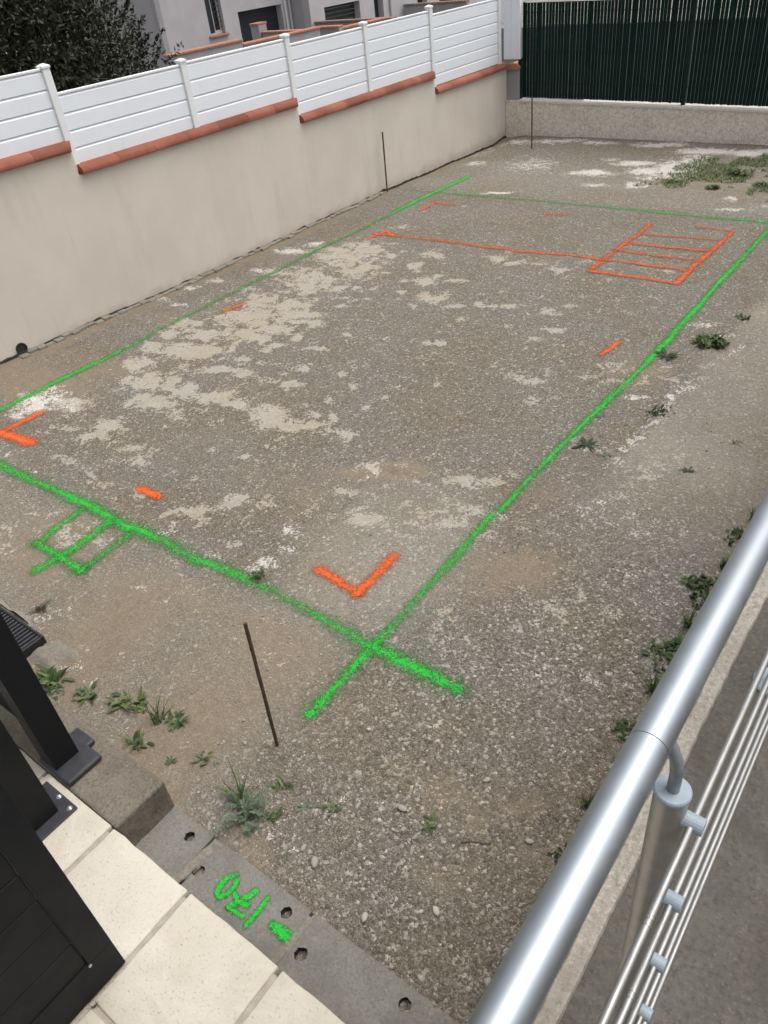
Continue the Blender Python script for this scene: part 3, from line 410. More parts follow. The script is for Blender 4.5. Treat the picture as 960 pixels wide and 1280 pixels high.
c = t.mix(t.math('MULTIPLY', t.math('MULTIPLY', pit, t.mapr(t.noise(5.5, 4), .40, .62)), .40), c, (.34, .29, .215)); c = t.mix(t.math('MULTIPLY', pit2, .22), c, (.30, .26, .2)); c = t.mix(t.mapr(t.noise(3.2, 6, .75, None, 1.), .46, .66, 0, .35), c, (.60, .575, .51)); pit = t.math('MULTIPLY', pit, .5)
hp = t.math('ADD', t.math('MULTIPLY', pit, -.8), t.math('MULTIPLY', t.noise(90, 4), .4))
M_trav = t.fin(c, .72, t.bump(hp, .004, .8, t.bump(t.noise(9, 4), .006, .4)), spec=.3)
M_grout = simple('sandy_grout', (.30, .265, .215), (.38, .34, .285), 30, .95, 150, .003)
M_house = simple('grey_house_render', (.43, .412, .425), (.475, .458, .472), 1.5, .92, 180, .003)
M_house2 = simple('grey_shaded_render', (.34, .33, .34), (.385, .375, .385), 1.5, .92, 180, .003)  # darker copy of the house render; side-wall shade put into the colour
M_lowall = simple('garden_wall_render', (.29, .28, .285), (.34, .33, .335), 1.5, .92, 150, .003)
M_navy = simple('navy_door_paint', (.010, .014, .022), (.015, .02, .03), 8, .5)
M_glass = simple('dark_window_glass', (.012, .014, .018), (.02, .022, .027), 2, .12)
M_white = simple('white_joinery', (.66, .66, .66), (.72, .72, .72), 6, .5)
M_pipe = simple('grey_downpipe', (.46, .46, .47), (.52, .52, .53), 4, .5)
M_black = simple('black_plastic', (.012, .012, .012), (.02, .02, .02), 20, .6)
# ---------------------------------------------------------------- beige boundary wall with its tile coping
WX = -5.4
w = thing('boundary_wall', (WX, 4.5, 0), 'long smooth beige rendered wall stepping down under a terracotta coping', 'wall')
steps = [(-2.5, 2.50, 1.645), (2.50, 5.757, 1.427), (5.757, 8.815, 1.228), (8.815, 11.03, 1.012)]
bm = bmesh.new(); prof = [(steps[0][0], -1.15)]
for a, b, z in steps: prof += [(a, z), (b, z)]
prof.append((11.03, -1.15))
prism(bm, prof, 'x', WX-.2, WX); obj('wall_body', bm, M_render, w)
def coping(L):                             # one rounded tile, in local y 0..L, hollow side down
    prof = []
    for k in range(9):
        a = math.radians(-8+k*98/8); prof.append((WX-.035+.085*math.cos(a), .018+.072*math.sin(a)))
    prof += [(WX-.12, .098), (WX-.26, .085), (WX-.26, .0), (WX+.03, .0)]
    return prof
def tile_row(root, y0, y1, z, name='coping_tile', n=None):
    n = n or max(1, round((y1-y0)/.45)); L = (y1-y0)/n
    for i in range(n):
        bm = prism(bmesh.new(), [(u+random.uniform(-.0015, .0015), v+z+.003+.0012*(i % 2)) for u, v in coping(L)], 'y', y0+i*L+.002, y0+(i+1)*L-.002)
        if i == n-1:                       # the last tile of a flight ends in a rounded nose
            for q in bm.verts:
                if q.co.y > y1-.01: q.co.y += .035-.10*max(0, (q.co.x-(WX-.12))/.17)**2; 
        obj(name, bm, M_terra, root)
for a, b, z in steps[:3]: tile_row(w, max(a, -.7)+.025, b+.03, z)
tile_row(w, 8.84, 10.99, 1.012)
bm = B(WX-.02, WX+.03, -1.0, 11.0, -.25, -.02, .01)
for q in bm.verts: q.co.z += float(np.interp(q.co.y, [0, 3, 7.3, 11], [.05, .01, -.02, -.1]))
# the rough footing that shows below the render
bm2 = bmesh.new(); n = 60
for i in range(n):
    y = 1.2+i*(7.25-1.2)/n
    dpt = .06+.05*random.random(); box(bm2, WX+.001, WX+dpt, y, y+(7.25-1.2)/n-.002, -.2, float(gz(WX+.1, y))+.012+.02*random.random(), .006)
bm.free(); fo = obj('footing', bm2, M_mortar, w); fo['kind'] = 'stuff'
bm = bmesh.new(); vv = []
for y in np.arange(.2, 11.0, .06):
    e = .012+.014*random.random(); zz_ = float(gz(WX+.04, y))+.006+.012*random.random(); vv.append([bm.verts.new(q) for q in ((WX+.0008, y, zz_+.012), (WX+e, y, zz_+.006), (WX+e+.004, y, zz_-.05))])
for a, b in zip(vv, vv[1:]):
    for k in range(2): bm.faces.new((a[k], b[k], b[k+1], a[k+1]))
obj('crack_shade', bm, M_hole, w)  # near-black strip painting the shaded crack along the wall foot
# white plastic fence on the wall
f = thing('plastic_fence', (-5.47, 5.5, 1.5), 'white plastic board fence stepping down along the beige wall', 'fence')
FX = -5.47
posts = [(.91, 1.72, 2.384), (2.53, 1.46, 2.384), (4.14, 1.50, 2.187), (5.79, 1.26, 2.20), (7.31, 1.31, 2.14), (8.87, 1.06, 2.15), (10.85, 1.10, 2.17)]
for i, (y, zb, zt) in enumerate(posts):
    bm = B(FX-.04, FX+.04, y-.04, y+.04, zb, zt-.035, .006, 2); p = obj('post', bm, M_pvc_post, f)
    bm = bmesh.new(); box(bm, FX-.047, FX+.047, y-.047, y+.047, zt-.035, zt-.012, .003)
    vs = [bm.verts.new((FX+a*.044, y+b*.044, zt-.0118)) for a, b in ((-1, -1), (1, -1), (1, 1), (-1, 1))]; top = [bm.verts.new((FX+a*.012, y+b*.012, zt+.004)) for a, b in ((-1, -1), (1, -1), (1, 1), (-1, 1))]
    for k in range(4): bm.faces.new((vs[k], vs[(k+1) % 4], top[(k+1) % 4], top[k]))
    bm.faces.new(top); bm.faces.new(vs[::-1]); bmesh.ops.recalc_face_normals(bm, faces=bm.faces); obj('post_cap', bm, M_pvc_post, p, at=p['_o'])
    obj('screw', T([(FX-.015, y-.0405, zt-.055), (FX-.015, y-.046, zt-.055)], .006, 8), M_black, p, at=p['_o'])
bays = [(0, 1, 1.725, 2.335, 4), (1, 2, 1.503, 2.118, 4), (2, 3, 1.503, 2.130, 4), (3, 4, 1.31, 2.064, 5), (4, 5, 1.31, 2.066, 5), (5, 6, 1.112, 2.012, 6)]
for a, b, zb, zt, nb in bays:
    y0, y1 = posts[a][0]+.041, posts[b][0]-.041; h = (zt-zb)/nb; src = None
    if b == 6: y1 -= .0
    for k in range(nb):
        if src is None:
            pr = [(FX+.016, zb+.004), (FX+.016, zb+h-.022), (FX+.001, zb+h-.001), (FX-.016, zb+h-.001), (FX-.016, zb+.001), (FX+.006, zb+.001)]
            src = obj('board', prism(bmesh.new(), pr, 'y', y0, y1), M_pvc, f)
        else: share(src, 'board', f, (0, 0, k*h))
    obj('top_rail', B(FX-.02, FX+.021, y0, y1, zt, zt+.022, .004), M_pvc_post, f)
# return panel in the corner and what stands under it
f = thing('corner_fence', (-5.28, 10.97, 1.15), 'white upright plastic panel closing the corner between the fences', 'fence')
for k in range(2): obj('plank', B(-5.43+.142*k, -5.43+.142*k+.139, 10.96, 10.99, 1.155, 2.2, .004), M_pvc, f)
obj('edge_post', B(-5.146, -5.118, 10.94, 11.0, 1.155, 2.2, .004), M_pvc_post, f)
pr = thing('corner_pillar', (-5.25, 11.1, 0), 'narrow grey pillar with a pale pink tile cap in the far corner', 'pillar')
obj('pillar_body', B(-5.398, -5.16, 11.0, 11.25, -.3, 1.0, .008), M_lowall, pr); bm = bmesh.new(); prism(bm, [(-5.39, 1.003), (-5.15, 1.003), (-5.15, 1.04), (-5.19, 1.085), (-5.27, 1.10), (-5.35, 1.085), (-5.39, 1.04)], 'y', 10.96, 11.26); obj('cap_tile', bm, M_terra2, pr)
# low rough wall at the back and the green slatted fence on it
w = thing('low_wall', (-2, 10.95, 0), 'low rough cast beige wall with a pale top along the far end', 'wall')
bm = bmesh.new(); N_ = 34
def topz(x): return .535-.022*(x+5.1)
xs_ = np.linspace(-5.395, 3.5, N_)
vv = []
for x in xs_: vv.append([bm.verts.new((x, y, z)) for y, z in ((10.95, -.6), (10.95, topz(x)), (11.2, topz(x)), (11.2, -.6))])
for a, b in zip(vv, vv[1:]):
    for k in range(4): bm.faces.new((a[k], a[(k+1) % 4], b[(k+1) % 4], b[k]))
bm.faces.new(vv[0]); bm.faces.new(vv[-1][::-1]); bmesh.ops.recalc_face_normals(bm, faces=bm.faces); obj('wall_body', bm, M_rough, w)
bm = bmesh.new(); vv = []
for x in np.linspace(-5.14, 3.5, 90):
    e = .004*random.random(); vv.append([bm.verts.new((x, y, z)) for y, z in ((10.942-e, topz(x)-.018), (10.946-e, topz(x)+.012), (11.0, topz(x)+.018), (11.21, topz(x)+.016), (11.21, topz(x)+.001), (10.952, topz(x)+.001))])
for a, b in zip(vv, vv[1:]):
    for k in range(6): bm.faces.new((a[k], a[(k+1) % 6], b[(k+1) % 6], b[k]))
bm.faces.new(vv[0]); bm.faces.new(vv[-1][::-1]); bmesh.ops.recalc_face_normals(bm, faces=bm.faces); obj('wall_top', bm, M_trim, w)
f = thing('slat_fence', (-2.4, 11.05, .55), 'tall dark green fence of upright plastic slats on the low wall', 'fence')
src = None; pitch = .0545
for i in range(106):
    x = -5.075+i*pitch
    if abs(x+2.37) < .03: continue
    if src is None: src = obj('slat', B(x-.0246, x+.0246, 11.052, 11.058, .575, 1.925, .002), M_green, f, at=(x, 11.055, .575)); x00 = x
    else:
        o = share(src, 'slat', f, (x-x00+random.uniform(-.0012, .0012), random.uniform(-.003, .003), -.022*(x+5.1)+random.uniform(-.004, .004))); o.rotation_euler.z = random.uniform(-.05, .05); o.rotation_euler.y = random.uniform(-.003, .003)
for x in (-5.17, -2.37, .45, 3.2): obj('fence_post', B(x-.028, x+.028, 11.03, 11.09, topz(x)+.018, 2.1 if x > -5 else 1.16, .004), M_greenm, f)
obj('fence_post', B(-5.112, -5.1, 11.03, 11.09, .57, 1.94), M_greenm, f)
for z in (.62, .80, 1.25, 1.62, 1.80, 1.925):
    bm = bmesh.new()
    for y in (11.043, 11.067): tube(bm, [(-5.1, y, z), (3.2, y, z-.18)], .0042, 6)
    obj('wire_rail', bm, M_greenm, f)
obj('bottom_strip', prism(bmesh.new(), [(-5.09, .558), (-4.0, .534), (-4.0, .56), (-5.09, .584)], 'y', 11.062, 11.07), M_pipe, f)
# round drain stub in the wall
d = thing('drain_pipe', (-5.4, 1.27, .105), 'dark round drain outlet low in the beige wall', 'pipe')
bm = bmesh.new(); R1, R0 = .058, .05; seg = 24; rg = []
for x, r in ((-5.40, R1), (-5.383, R1), (-5.383, R0), (-5.45, R0)): rg.append([bm.verts.new((x, 1.27+r*math.cos(2*math.pi*k/seg), .105+r*math.sin(2*math.pi*k/seg))) for k in range(seg)])
for a, b in zip(rg, rg[1:]):
    for k in range(seg): bm.faces.new((a[k], a[(k+1) % seg], b[(k+1) % seg], b[k]))
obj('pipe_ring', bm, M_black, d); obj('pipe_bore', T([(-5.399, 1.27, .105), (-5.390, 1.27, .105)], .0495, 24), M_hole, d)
# ---------------------------------------------------------------- terrace: tiles, hollow blocks, raised kerb block
te = thing('tiled_terrace', (0, -1.7, .2), 'cream stone tiled terrace edge with sandy joints', 'terrace')
obj('base', B(-3.4, 1.69, -3.6, -1.505, -.3, .2005), M_grout, te)
rows = [(-1.481, -1.925), (-1.945, -2.40), (-2.42, -2.87), (-2.89, -3.4)]
for ri, (ya, yb) in enumerate(rows):
    off = (-.199, -.19, -.199, -.19)[ri]
    for k in range(-6, 4):
        x0, x1 = off+k*.475+.010, off+(k+1)*.475-.010
        j = lambda: random.uniform(-.003, .003)
        bm = B(x0, min(x1, 1.685), yb, ya, .165, .2095+random.uniform(-.0012, .0012), .006, 2)
        bmesh.ops.subdivide_edges(bm, edges=[e for e in bm.edges if e.calc_length() > .2], cuts=6, use_grid_fill=True)
        for q in bm.verts:
            e = vnoise(np.array([q.co.x*17+k*7]), np.array([q.co.y*17+ri*3]))[0]-.5
            if abs(q.co.x-x0) < .012 or abs(q.co.x-x1) < .012: q.co.x += e*.007
            if abs(q.co.y-ya) < .012 or abs(q.co.y-yb) < .012: q.co.y += e*.006
        obj('tile', bm, M_trav, te, smooth=True)
bl = thing('block_course', (.4, -1.35, 0), 'row of grey hollow concrete blocks flush with the gravel beside the tiles', 'kerb')
ZB = .02
def holed_block(x0, x1, holes):
    bm = bmesh.new(); y0, y1 = -1.50, -1.222; seg = 14
    out = [bm.verts.new((a, b, ZB)) for a, b in ((x0, y0), (x1, y0), (x1, y1), (x0, y1))]; E = [bm.edges.new((out[i], out[(i+1) % 4])) for i in range(4)]; rings = []
    for hx, hy, r in holes:
        rg = [bm.verts.new((hx+r*(1+.10*math.sin(3*k+hx*40))*math.cos(2*math.pi*k/seg), hy+r*(1+.10*math.cos(2*k+hx*9))*math.sin(2*math.pi*k/seg), ZB)) for k in range(seg)]
        E += [bm.edges.new((rg[i], rg[(i+1) % seg])) for i in range(seg)]; rings.append(rg)
    bmesh.ops.triangle_fill(bm, use_beauty=True, edges=E)
    inside = [f_ for f_ in bm.faces if any((f_.calc_center_median().xy-Vector((hx, hy))).length < r*.85 for hx, hy, r in holes)]
    bmesh.ops.delete(bm, geom=inside, context='FACES_ONLY')
    for rg in rings:
        lo = [bm.verts.new(q.co-Vector((0, 0, .30))) for q in rg]
        for k in range(seg): bm.faces.new((rg[k], rg[(k+1) % seg], lo[(k+1) % seg], lo[k])).material_index = 1
        bm.faces.new(lo).material_index = 1  # core walls and floor coloured near-black in place of shade
    lo = [bm.verts.new(q.co-Vector((0, 0, .40))) for q in out]
    for k in range(4): bm.faces.new((out[k], out[(k+1) % 4], lo[(k+1) % 4], lo[k]))
    bm.faces.new(lo[::-1]); bmesh.ops.recalc_face_normals(bm, faces=bm.faces); return bm
HR = .0235
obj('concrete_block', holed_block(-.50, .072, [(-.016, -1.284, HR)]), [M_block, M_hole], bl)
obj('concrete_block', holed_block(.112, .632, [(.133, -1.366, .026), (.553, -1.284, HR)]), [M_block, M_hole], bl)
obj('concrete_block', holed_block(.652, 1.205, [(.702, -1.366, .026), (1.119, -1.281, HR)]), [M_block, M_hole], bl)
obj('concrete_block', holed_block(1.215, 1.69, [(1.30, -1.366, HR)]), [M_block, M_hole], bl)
def lumpy(x0, x1, y0, y1, z0, z1, amp):
    bm = bmesh.new(); nx, ny = 8, 26; G = []
    for i in range(nx+1):
        G.append([])
        for k in range(ny+1):
            x = x0+(x1-x0)*i/nx; y = y0+(y1-y0)*k/ny; e = min(i, nx-i, k, ny-k)
            x += .012*fbm(np.array([y*30]), np.array([x*11]))[0]*2*(1 if i in (0, nx) else 0)
            G[-1].append(bm.verts.new((x, y, z1-(.012 if e == 0 else 0)+amp*fbm(np.array([x*38]), np.array([y*38]), 3)[0])))
    for i in range(nx):
        for k in range(ny): bm.faces.new((G[i][k], G[i+1][k], G[i+1][k+1], G[i][k+1]))
    return bm
bm = lumpy(.066, .118, -1.49, -1.225, 0, ZB+.004, .02)
for q in bm.verts: q.co.x += (q.co.y+1.35)*.14
obj('mortar', bm, M_mortar, bl, smooth=True)
bm = lumpy(.624, .660, -1.49, -1.24, 0, ZB+.003, .018)
for q in bm.verts: q.co.x += (q.co.y+1.35)*.05
obj('mortar', bm, M_mortar, bl, smooth=True); obj('mortar', lumpy(1.198, 1.222, -1.49, -1.225, 0, ZB+.001, .01), M_mortar, bl, smooth=True)
obj('hole_plug', T([(.133, -1.366, -.02), (.133, -1.366, -.006)], .0262, 14), M_mortar, bl)
kb = tag(obj('kerb_block', B(-3.3, -.184, -1.478, -1.218, -.25, .2075, .012, 2), M_brown_block, at=(-1.5, -1.35, 0)), 'raised brown concrete block carrying the black post with the cast foot', 'kerb')
me = kb.data; bm = bmesh.new(); bm.from_mesh(me); bmesh.ops.subdivide_edges(bm, edges=[e for e in bm.edges if e.calc_length() > .1], cuts=7, use_grid_fill=True)
bmesh.ops.subdivide_edges(bm, edges=[e for e in bm.edges if e.calc_length() > .2], cuts=5)
for q in bm.verts:
    a = fbm(np.array([q.co.x*14+q.co.z*23]), np.array([q.co.y*19+q.co.z*9]), 3)[0]; q.co += Vector((a*.008, a*.006, a*.006 if q.co.z < .2 else a*.005))
bm.to_mesh(me); bm.free()
def flat(z): return lambda x, y: np.full(np.shape(x), z)
_zo[0] = .002
mark('painted_number', MGR, [([(.272, -1.292), (.252, -1.33), (.258, -1.378), (.284, -1.394), (.303, -1.372), (.305, -1.324), (.292, -1.300)], .0115, .032, 1.2),
    ([(.391, -1.296), (.381, -1.335), (.36, -1.368), (.347, -1.398)], .012, .030, 1.15), ([(.343, -1.40), (.38, -1.398), (.418, -1.391)], .012, .028, 1.1), ([(.329, -1.348), (.362, -1.362), (.405, -1.350)], .011, .028, 1.1),
    ([(.453, -1.286), (.457, -1.345), (.455, -1.412)], .012, .030, 1.2), ([(.545, -1.350), (.590, -1.348), (.612, -1.349)], .020, .042, 1.25)],
    'bright green sprayed -170 written upside down on the grey blocks', 'painted number', None, flat(ZB), step=.006, wob=.001)
# drain grating in its rough concrete surround
g = thing('drain_grating', (-1.9, -1.0, .03), 'black slotted channel grating in a rough concrete surround', 'grating')
x0, x1, y0, y1, zt = -2.75, -1.648, -1.10, -.935, .048
bm = bmesh.new(); box(bm, x0, x1, y0, y0+.016, -.05, zt, .003); box(bm, x0, x1, y1-.016, y1, -.05, zt, .003); box(bm, x1-.018, x1-.0005, y0+.017, y1-.017, -.05, zt-.0005, .003); obj('frame', bm, M_black, g)
src = None
for i in range(34):
    x = x1-.034-i*.031
    if src is None: src = obj('bar', B(x-.007, x+.007, y0+.017, y1-.017, .02, zt-.003, .002), M_castfoot, g); xs0 = x
    else: share(src, 'bar', g, (x-xs0, 0, 0))
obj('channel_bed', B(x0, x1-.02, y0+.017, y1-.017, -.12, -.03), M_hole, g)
bm = bmesh.new(); G = []
for i in range(37):
    G.append([])
    for k in range(19):
        x = -2.4+i*1.14/36; y = -1.17+k*.36/18; d = min((x+2.4), (-1.30-x), (y+1.17), (-.83-y))
        e = fbm(np.array([x*4.1]), np.array([y*4.1]), 4)[0]
        G[-1].append(bm.verts.new((x, y, float(gz(x, y))+.032*min(1, max(-1.2, (d+.30*e-.05)/.08))+.045*fbm(np.array([x*13]), np.array([y*13]), 4)[0]-.006)))
for i in range(36):
    for k in range(18):
        cx = (G[i][k].co.x+G[i+1][k].co.x)/2; cy = (G[i][k].co.y+G[i][k+1].co.y)/2
        if cx < -1.63 and -1.115 < cy < -.92: continue
        bm.faces.new((G[i][k], G[i+1][k], G[i+1][k+1], G[i][k+1]))
obj('concrete_surround', bm, M_mortar, g, smooth=True)
# ---------------------------------------------------------------- black posts and slatted panels
def post_on_plate(name, label, x0, x1, y0, y1, zb, plate, bolts):
    r = thing(name, ((x0+x1)/2, (y0+y1)/2, zb), label, 'post', 'black metal posts at the terrace edge')
    obj('shaft', B(x0, x1, y0, y1, zb+.012, 2.62, .004, 2), M_anth, r)
    p = obj('base_plate', B(*plate, zb, zb+.011, .003), M_castfoot, r)
    for bx, by in bolts:
        o = obj('bolt', lathe(bmesh.new(), [(.012, zb+.0112), (.012, zb+.0135), (.0075, zb+.0138), (.0075, zb+.021), (.005, zb+.0225)], bx, by, 10), M_bolt, p, at=p['_o'])
    return r
post_on_plate('metal_post', 'black square post bolted through a thin plate to the cream tiles', -.568, -.448, -1.687, -1.567, .2105, (-.625, -.394, -1.742, -1.512), [(-.417, -1.535), (-.505, -1.528), (-.60, -1.72), (-.417, -1.72)])
r = thing('metal_post', (-.67, -1.4, .21), 'black square post on a thick cast foot on the brown block', 'post', 'black metal posts at the terrace edge')
obj('shaft', B(-.735, -.613, -1.462, -1.342, .225, 2.62, .004, 2), M_anth, r)
obj('cast_foot', B(-.745, -.508, -1.474, -1.297, .2095, .240, .012, 3), M_castfoot, r)
obj('foot_lug', B(-.745, -.61, -1.335, -1.262, .2095, .236, .010, 2), M_castfoot, r)
def slat_panel(name, label, x, ya, yb, zb, zt, n, axis='y'):
    r = thing(name, ((x, (ya+yb)/2, zb) if axis == 'y' else ((ya+yb)/2, x, zb)), label, 'panel')
    def bx(u0, u1, v0, v1, d0, d1, bev): return B(x+d0, x+d1, u0, u1, v0, v1, bev) if axis == 'y' else B(u0, u1, x-d1, x-d0, v0, v1, bev)
    obj('stile', bx(yb-.092, yb, zb+.165, zt, -.04, 0, .002), M_anth, r); obj('stile', bx(ya, ya+.092, zb+.165, zt, -.04, 0, .002), M_anth, r)
    obj('bottom_rail', bx(ya, yb, zb, zb+.163, -.04, -.001, .002), M_anth, r); obj('top_rail', bx(ya, yb, zt+.002, zt+.12, -.04, -.001, .002), M_anth, r)
    src = None; h = .147; z = zb+.169
    i = 0
    while z < zt-.02:
        if src is None: src = obj('plank', bx(ya+.094, yb-.094, z, z+h-.004, -.030, -.008, .003), M_anth, r)
        else: share(src, 'plank', r, (0, 0, i*h))
        z += h; i += 1
    return r
r = slat_panel('shutter_panel', 'near black boarded metal panel standing upright on the cream tiles', .28, -3.1, -1.781, .213, 2.02, 12)
obj('screw', T([(.2795, -1.872, .372), (.284, -1.872, .372)], .006, 8), M_bolt, r)
slat_panel('shade_panel', 'black boarded panel added for the deep shade behind the post on the brown block', -1.40, -2.5, -.742, .25, 2.3, 12, 'x')  # added panel: stands in black for the deep shade beside the post
# ---------------------------------------------------------------- raised path with its pale lip, and the handrail
p = tag(obj('path', B(1.700, 4.6, -4.5, 7.5, -.9, 1.298, .006), M_slab), kind='structure')
bm = bmesh.new(); vv = []; ys_ = np.arange(-3.2, 5, .022)
for y in ys_:
    a = fbm(np.array([y*9]), np.array([.5]), 4)[0]; b = fbm(np.array([y*5]), np.array([7.5]), 4)[0]; ch = max(0, fbm(np.array([y*2.3]), np.array([4.4]), 2)[0]-.12)
    x0_, x1_ = 1.696+.012*a+.03*ch, 1.742+.020*b-.05*ch+.006*fbm(np.array([y*40]), np.array([2.5]), 2)[0]
    vv.append([bm.verts.new(q) for q in ((x0_-.004, y, 1.22), (x0_, y, 1.306+.004*a), (x0_+.004, y, 1.311+.004*a), (.7*x0_+.3*x1_, y, 1.3105+.006*b), (.35*x0_+.65*x1_, y, 1.3125+.005*a), (x1_-.003, y, 1.309+.004*b), (x1_, y, 1.2985), (x1_, y, 1.22))])
for a, b in zip(vv, vv[1:]):
    for k in range(7): bm.faces.new((a[k], a[k+1], b[k+1], b[k]))
bmesh.ops.recalc_face_normals(bm, faces=bm.faces)
o = obj('path_edge', bm, M_lip); tag(o, kind='structure')
hr = thing('handrail', (1.849, -.4, 1.3), 'brushed steel handrail with five thin rods along the raised path', 'railing')
RX, RZ, RR = 1.8228, 2.297, .0212
obj('rail_tube', T([(RX, -3.6, RZ), (RX, -1.4968, RZ)], RR, 40), M_steel, hr, smooth=True); obj('rail_tube', T([(RX, -1.4958, RZ), (RX, 5.0, RZ)], RR, 40), M_steel, hr, smooth=True)
obj('sleeve', T([(RX, -1.53, RZ), (RX, -1.46, RZ)], RR-.0012, 32), M_pin, hr, smooth=True)
RODX = 1.8775; rz = [2.15, 1.965, 1.782, 1.60, 1.415]
for i, z in enumerate(rz):
    obj('rod', T([(RODX, -3.6, z), (RODX, 5.0, z)], .0048, 14), M_rod, hr, smooth=True)
for y in (-2.52, -1.46, -.40, .66, 1.72, 2.78, 3.84):
    po = obj('rail_post', T([(1.849, y, 1.3), (1.849, y, 2.186)], .0200, 32), M_post, hr, smooth=True)
    obj('post_cap', lathe(bmesh.new(), [(.0205, 2.1862), (.0212, 2.188), (.0212, 2.192), (.0198, 2.194)], 1.849, y, 32), M_cap, po, at=po['_o'])
    obj('pin', T([(1.849, y, 2.193), (1.849, y, 2.225), (1.846, y+.001, 2.245), (1.838, y+.002, 2.262), (1.826, y+.003, 2.283)], .0075, 16), M_pin, po, True, po['_o'])
    obj('floor_rosette', lathe(bmesh.new(), [(.054, 1.3), (.054, 1.304), (.050, 1.308), (.022, 1.309)], 1.849, y, 32), M_cap, po, at=po['_o'])
    for z in rz:
        obj('clamp', T([(1.866, y, z), (1.868, y, z), (RODX+.0115, y, z), (RODX+.013, y, z)], .0108, 18), M_cap, po, at=po['_o'])
for z in rz:
    for y in (-1.60, -1.592): obj('rod_collar', T([(RODX, y, z), (RODX, y+.002, z)], .0054, 12), M_rod, hr)
# rusty marking stakes
for (b, tp, lab) in (((-.023, -.732), (-.004, -.718, .83), 'rusty iron stake leaning in the near gravel below the green cross'), ((-5.319, 7.303), (-5.31, 7.31, .81), 'thin rusty stake standing against the beige wall'), ((-4.42, 10.09), (-4.425, 10.08, .76), 'thin rusty stake in front of the low rough wall')):
    z = float(gz(*b)); bm = bmesh.new(); P = [Vector((b[0], b[1], z-.15)).lerp(Vector(tp), k/24) for k in range(25)]
    tube(bm, P, .0085 if tp[2] > .82 else .011, 8)
    for i, q in enumerate(bm.verts): q.co += Vector((random.uniform(-1, 1), random.uniform(-1, 1), 0))*.0008
    tag(obj('marking_stake', bm, M_rust, smooth=True, at=(b[0], b[1], z)), lab, 'stake', 'rusty stakes around the plot')
# ---------------------------------------------------------------- houses and garden walls beyond the fence
GZ = -1.1
def facade(bm, X, th, y0, y1, z0, z1, holes):   # wall in the plane x = X (front), cut round its openings
    ys = sorted({y0, y1, *[h for q in holes for h in q[:2]]})
    for a, b in zip(ys, ys[1:]):
        hs_ = sorted([(q[2], q[3]) for q in holes if q[0] <= a and q[1] >= b]); z = z0
        for h0, h1 in hs_:
            if h0 > z+.001: box(bm, X-th, X, a, b, z, h0)
            z = h1
        if z < z1: box(bm, X-th, X, a, b, z, z1)
    bmesh.ops.remove_doubles(bm, verts=bm.verts, dist=.0005); return bm
h = thing('rendered_house', (-23, 21.5, GZ), 'grey rendered house with a narrow window and dark garage door', 'house')
HX = -23.
obj('wall', facade(bmesh.new(), HX, .35, 18.32, 24.80, GZ, 5.2, [(20.37, 21.13, .735, 2.1), (21.90, 24.31, GZ, 1.30)]), M_house, h)
for a_, b_ in ((18.32, 18.62), (24.5, 24.8)): obj('side_wall', B(-31, HX-.351, a_, b_, GZ, 5.2), M_house2, h)
bm = bmesh.new(); prism(bm, [(-22.4, 5.2), (-27, 6.9), (-31.5, 5.2)], 'y', 17.9, 25.2); obj('roof', bm, M_terra2, h)
wi = obj('window_frame', facade(bmesh.new(), HX-.18, .06, 20.372, 21.128, .74, 2.1, [(20.44, 20.73, .86, 2.04), (20.80, 21.06, .86, 2.04)]), M_white, h)
obj('window_pane', B(HX-.23, HX-.21, 20.40, 21.10, .80, 2.08), M_glass, wi, at=wi['_o'])
obj('shutter_leaf', B(HX-.175, HX-.15, 20.375, 20.74, .80, 2.09, .004), M_navy, wi, at=wi['_o'])
bm = bmesh.new()
for y in (20.80, 20.93, 21.06): tube(bm, [(HX-.11, y, .86), (HX-.11, y, 2.08)], .012, 6)
for z in np.arange(.95, 2.05, .16): tube(bm, [(HX-.09, 20.78, z), (HX-.09, 21.1, z)], .010, 6)
obj('window_grille', bm, M_black, wi, at=wi['_o'])
obj('window_sill', B(HX-.16, HX+.10, 20.27, 21.22, .67, .738, .012), M_terra2, h)
gd = bmesh.new()
for k in range(5): box(gd, HX-.34, HX-.29, 21.902, 24.308, GZ+k*.48, GZ+k*.48+.474, .006)
obj('garage_door', gd, M_navy, h)
obj('downpipe', T([(HX+.06, 24.70, GZ), (HX+.06, 24.70, 5.2)], .055, 12), M_pipe, h, True)
obj('downpipe', T([(HX+.05, 24.47, GZ), (HX+.05, 24.47, 5.2)], .04, 12), M_white, h, True)
obj('corner_strip', B(HX-.2, HX+.03, 18.10, 18.315, GZ, 5.2, .01), M_lowall, h)
h2 = thing('rendered_house', (-22, 30, GZ-.3), 'second grey house farther along with a dark roller door', 'house')
H2 = -21.98
obj('wall', facade(bmesh.new(), H2, .35, 24.81, 42, GZ-.3, 5.2, [(25.68, 27.98, GZ-.3, .985), (28.97, 29.62, GZ-.3, 1.2), (32.2, 33.0, -.2, 1.2), (34.0, 36.4, GZ-.3, 1.0)]), M_house, h2)
obj('side_wall', B(-31, H2-.352, 24.812, 25.1, GZ-.3, 5.2), M_house2, h2); bm = bmesh.new(); prism(bm, [(-21.5, 5.2), (-26.5, 6.9), (-31.5, 5.2)], 'y', 25.3, 42.5); obj('roof', bm, M_terra2, h2)
gd = bmesh.new()
for k in range(16): box(gd, H2-.33, H2-.30, 25.685, 27.975, GZ-.3+k*.152, GZ-.3+k*.152+.147, .006)
obj('roller_door', gd, M_navy, h2); d = obj('front_door', B(H2-.33, H2-.29, 28.975, 29.615, GZ-.3, 1.195, .006), M_navy, h2)
obj('door_handle', T([(H2-.28, 29.05, .0), (H2-.28, 29.05, .28)], .012, 8), M_bolt, d, at=d['_o'])
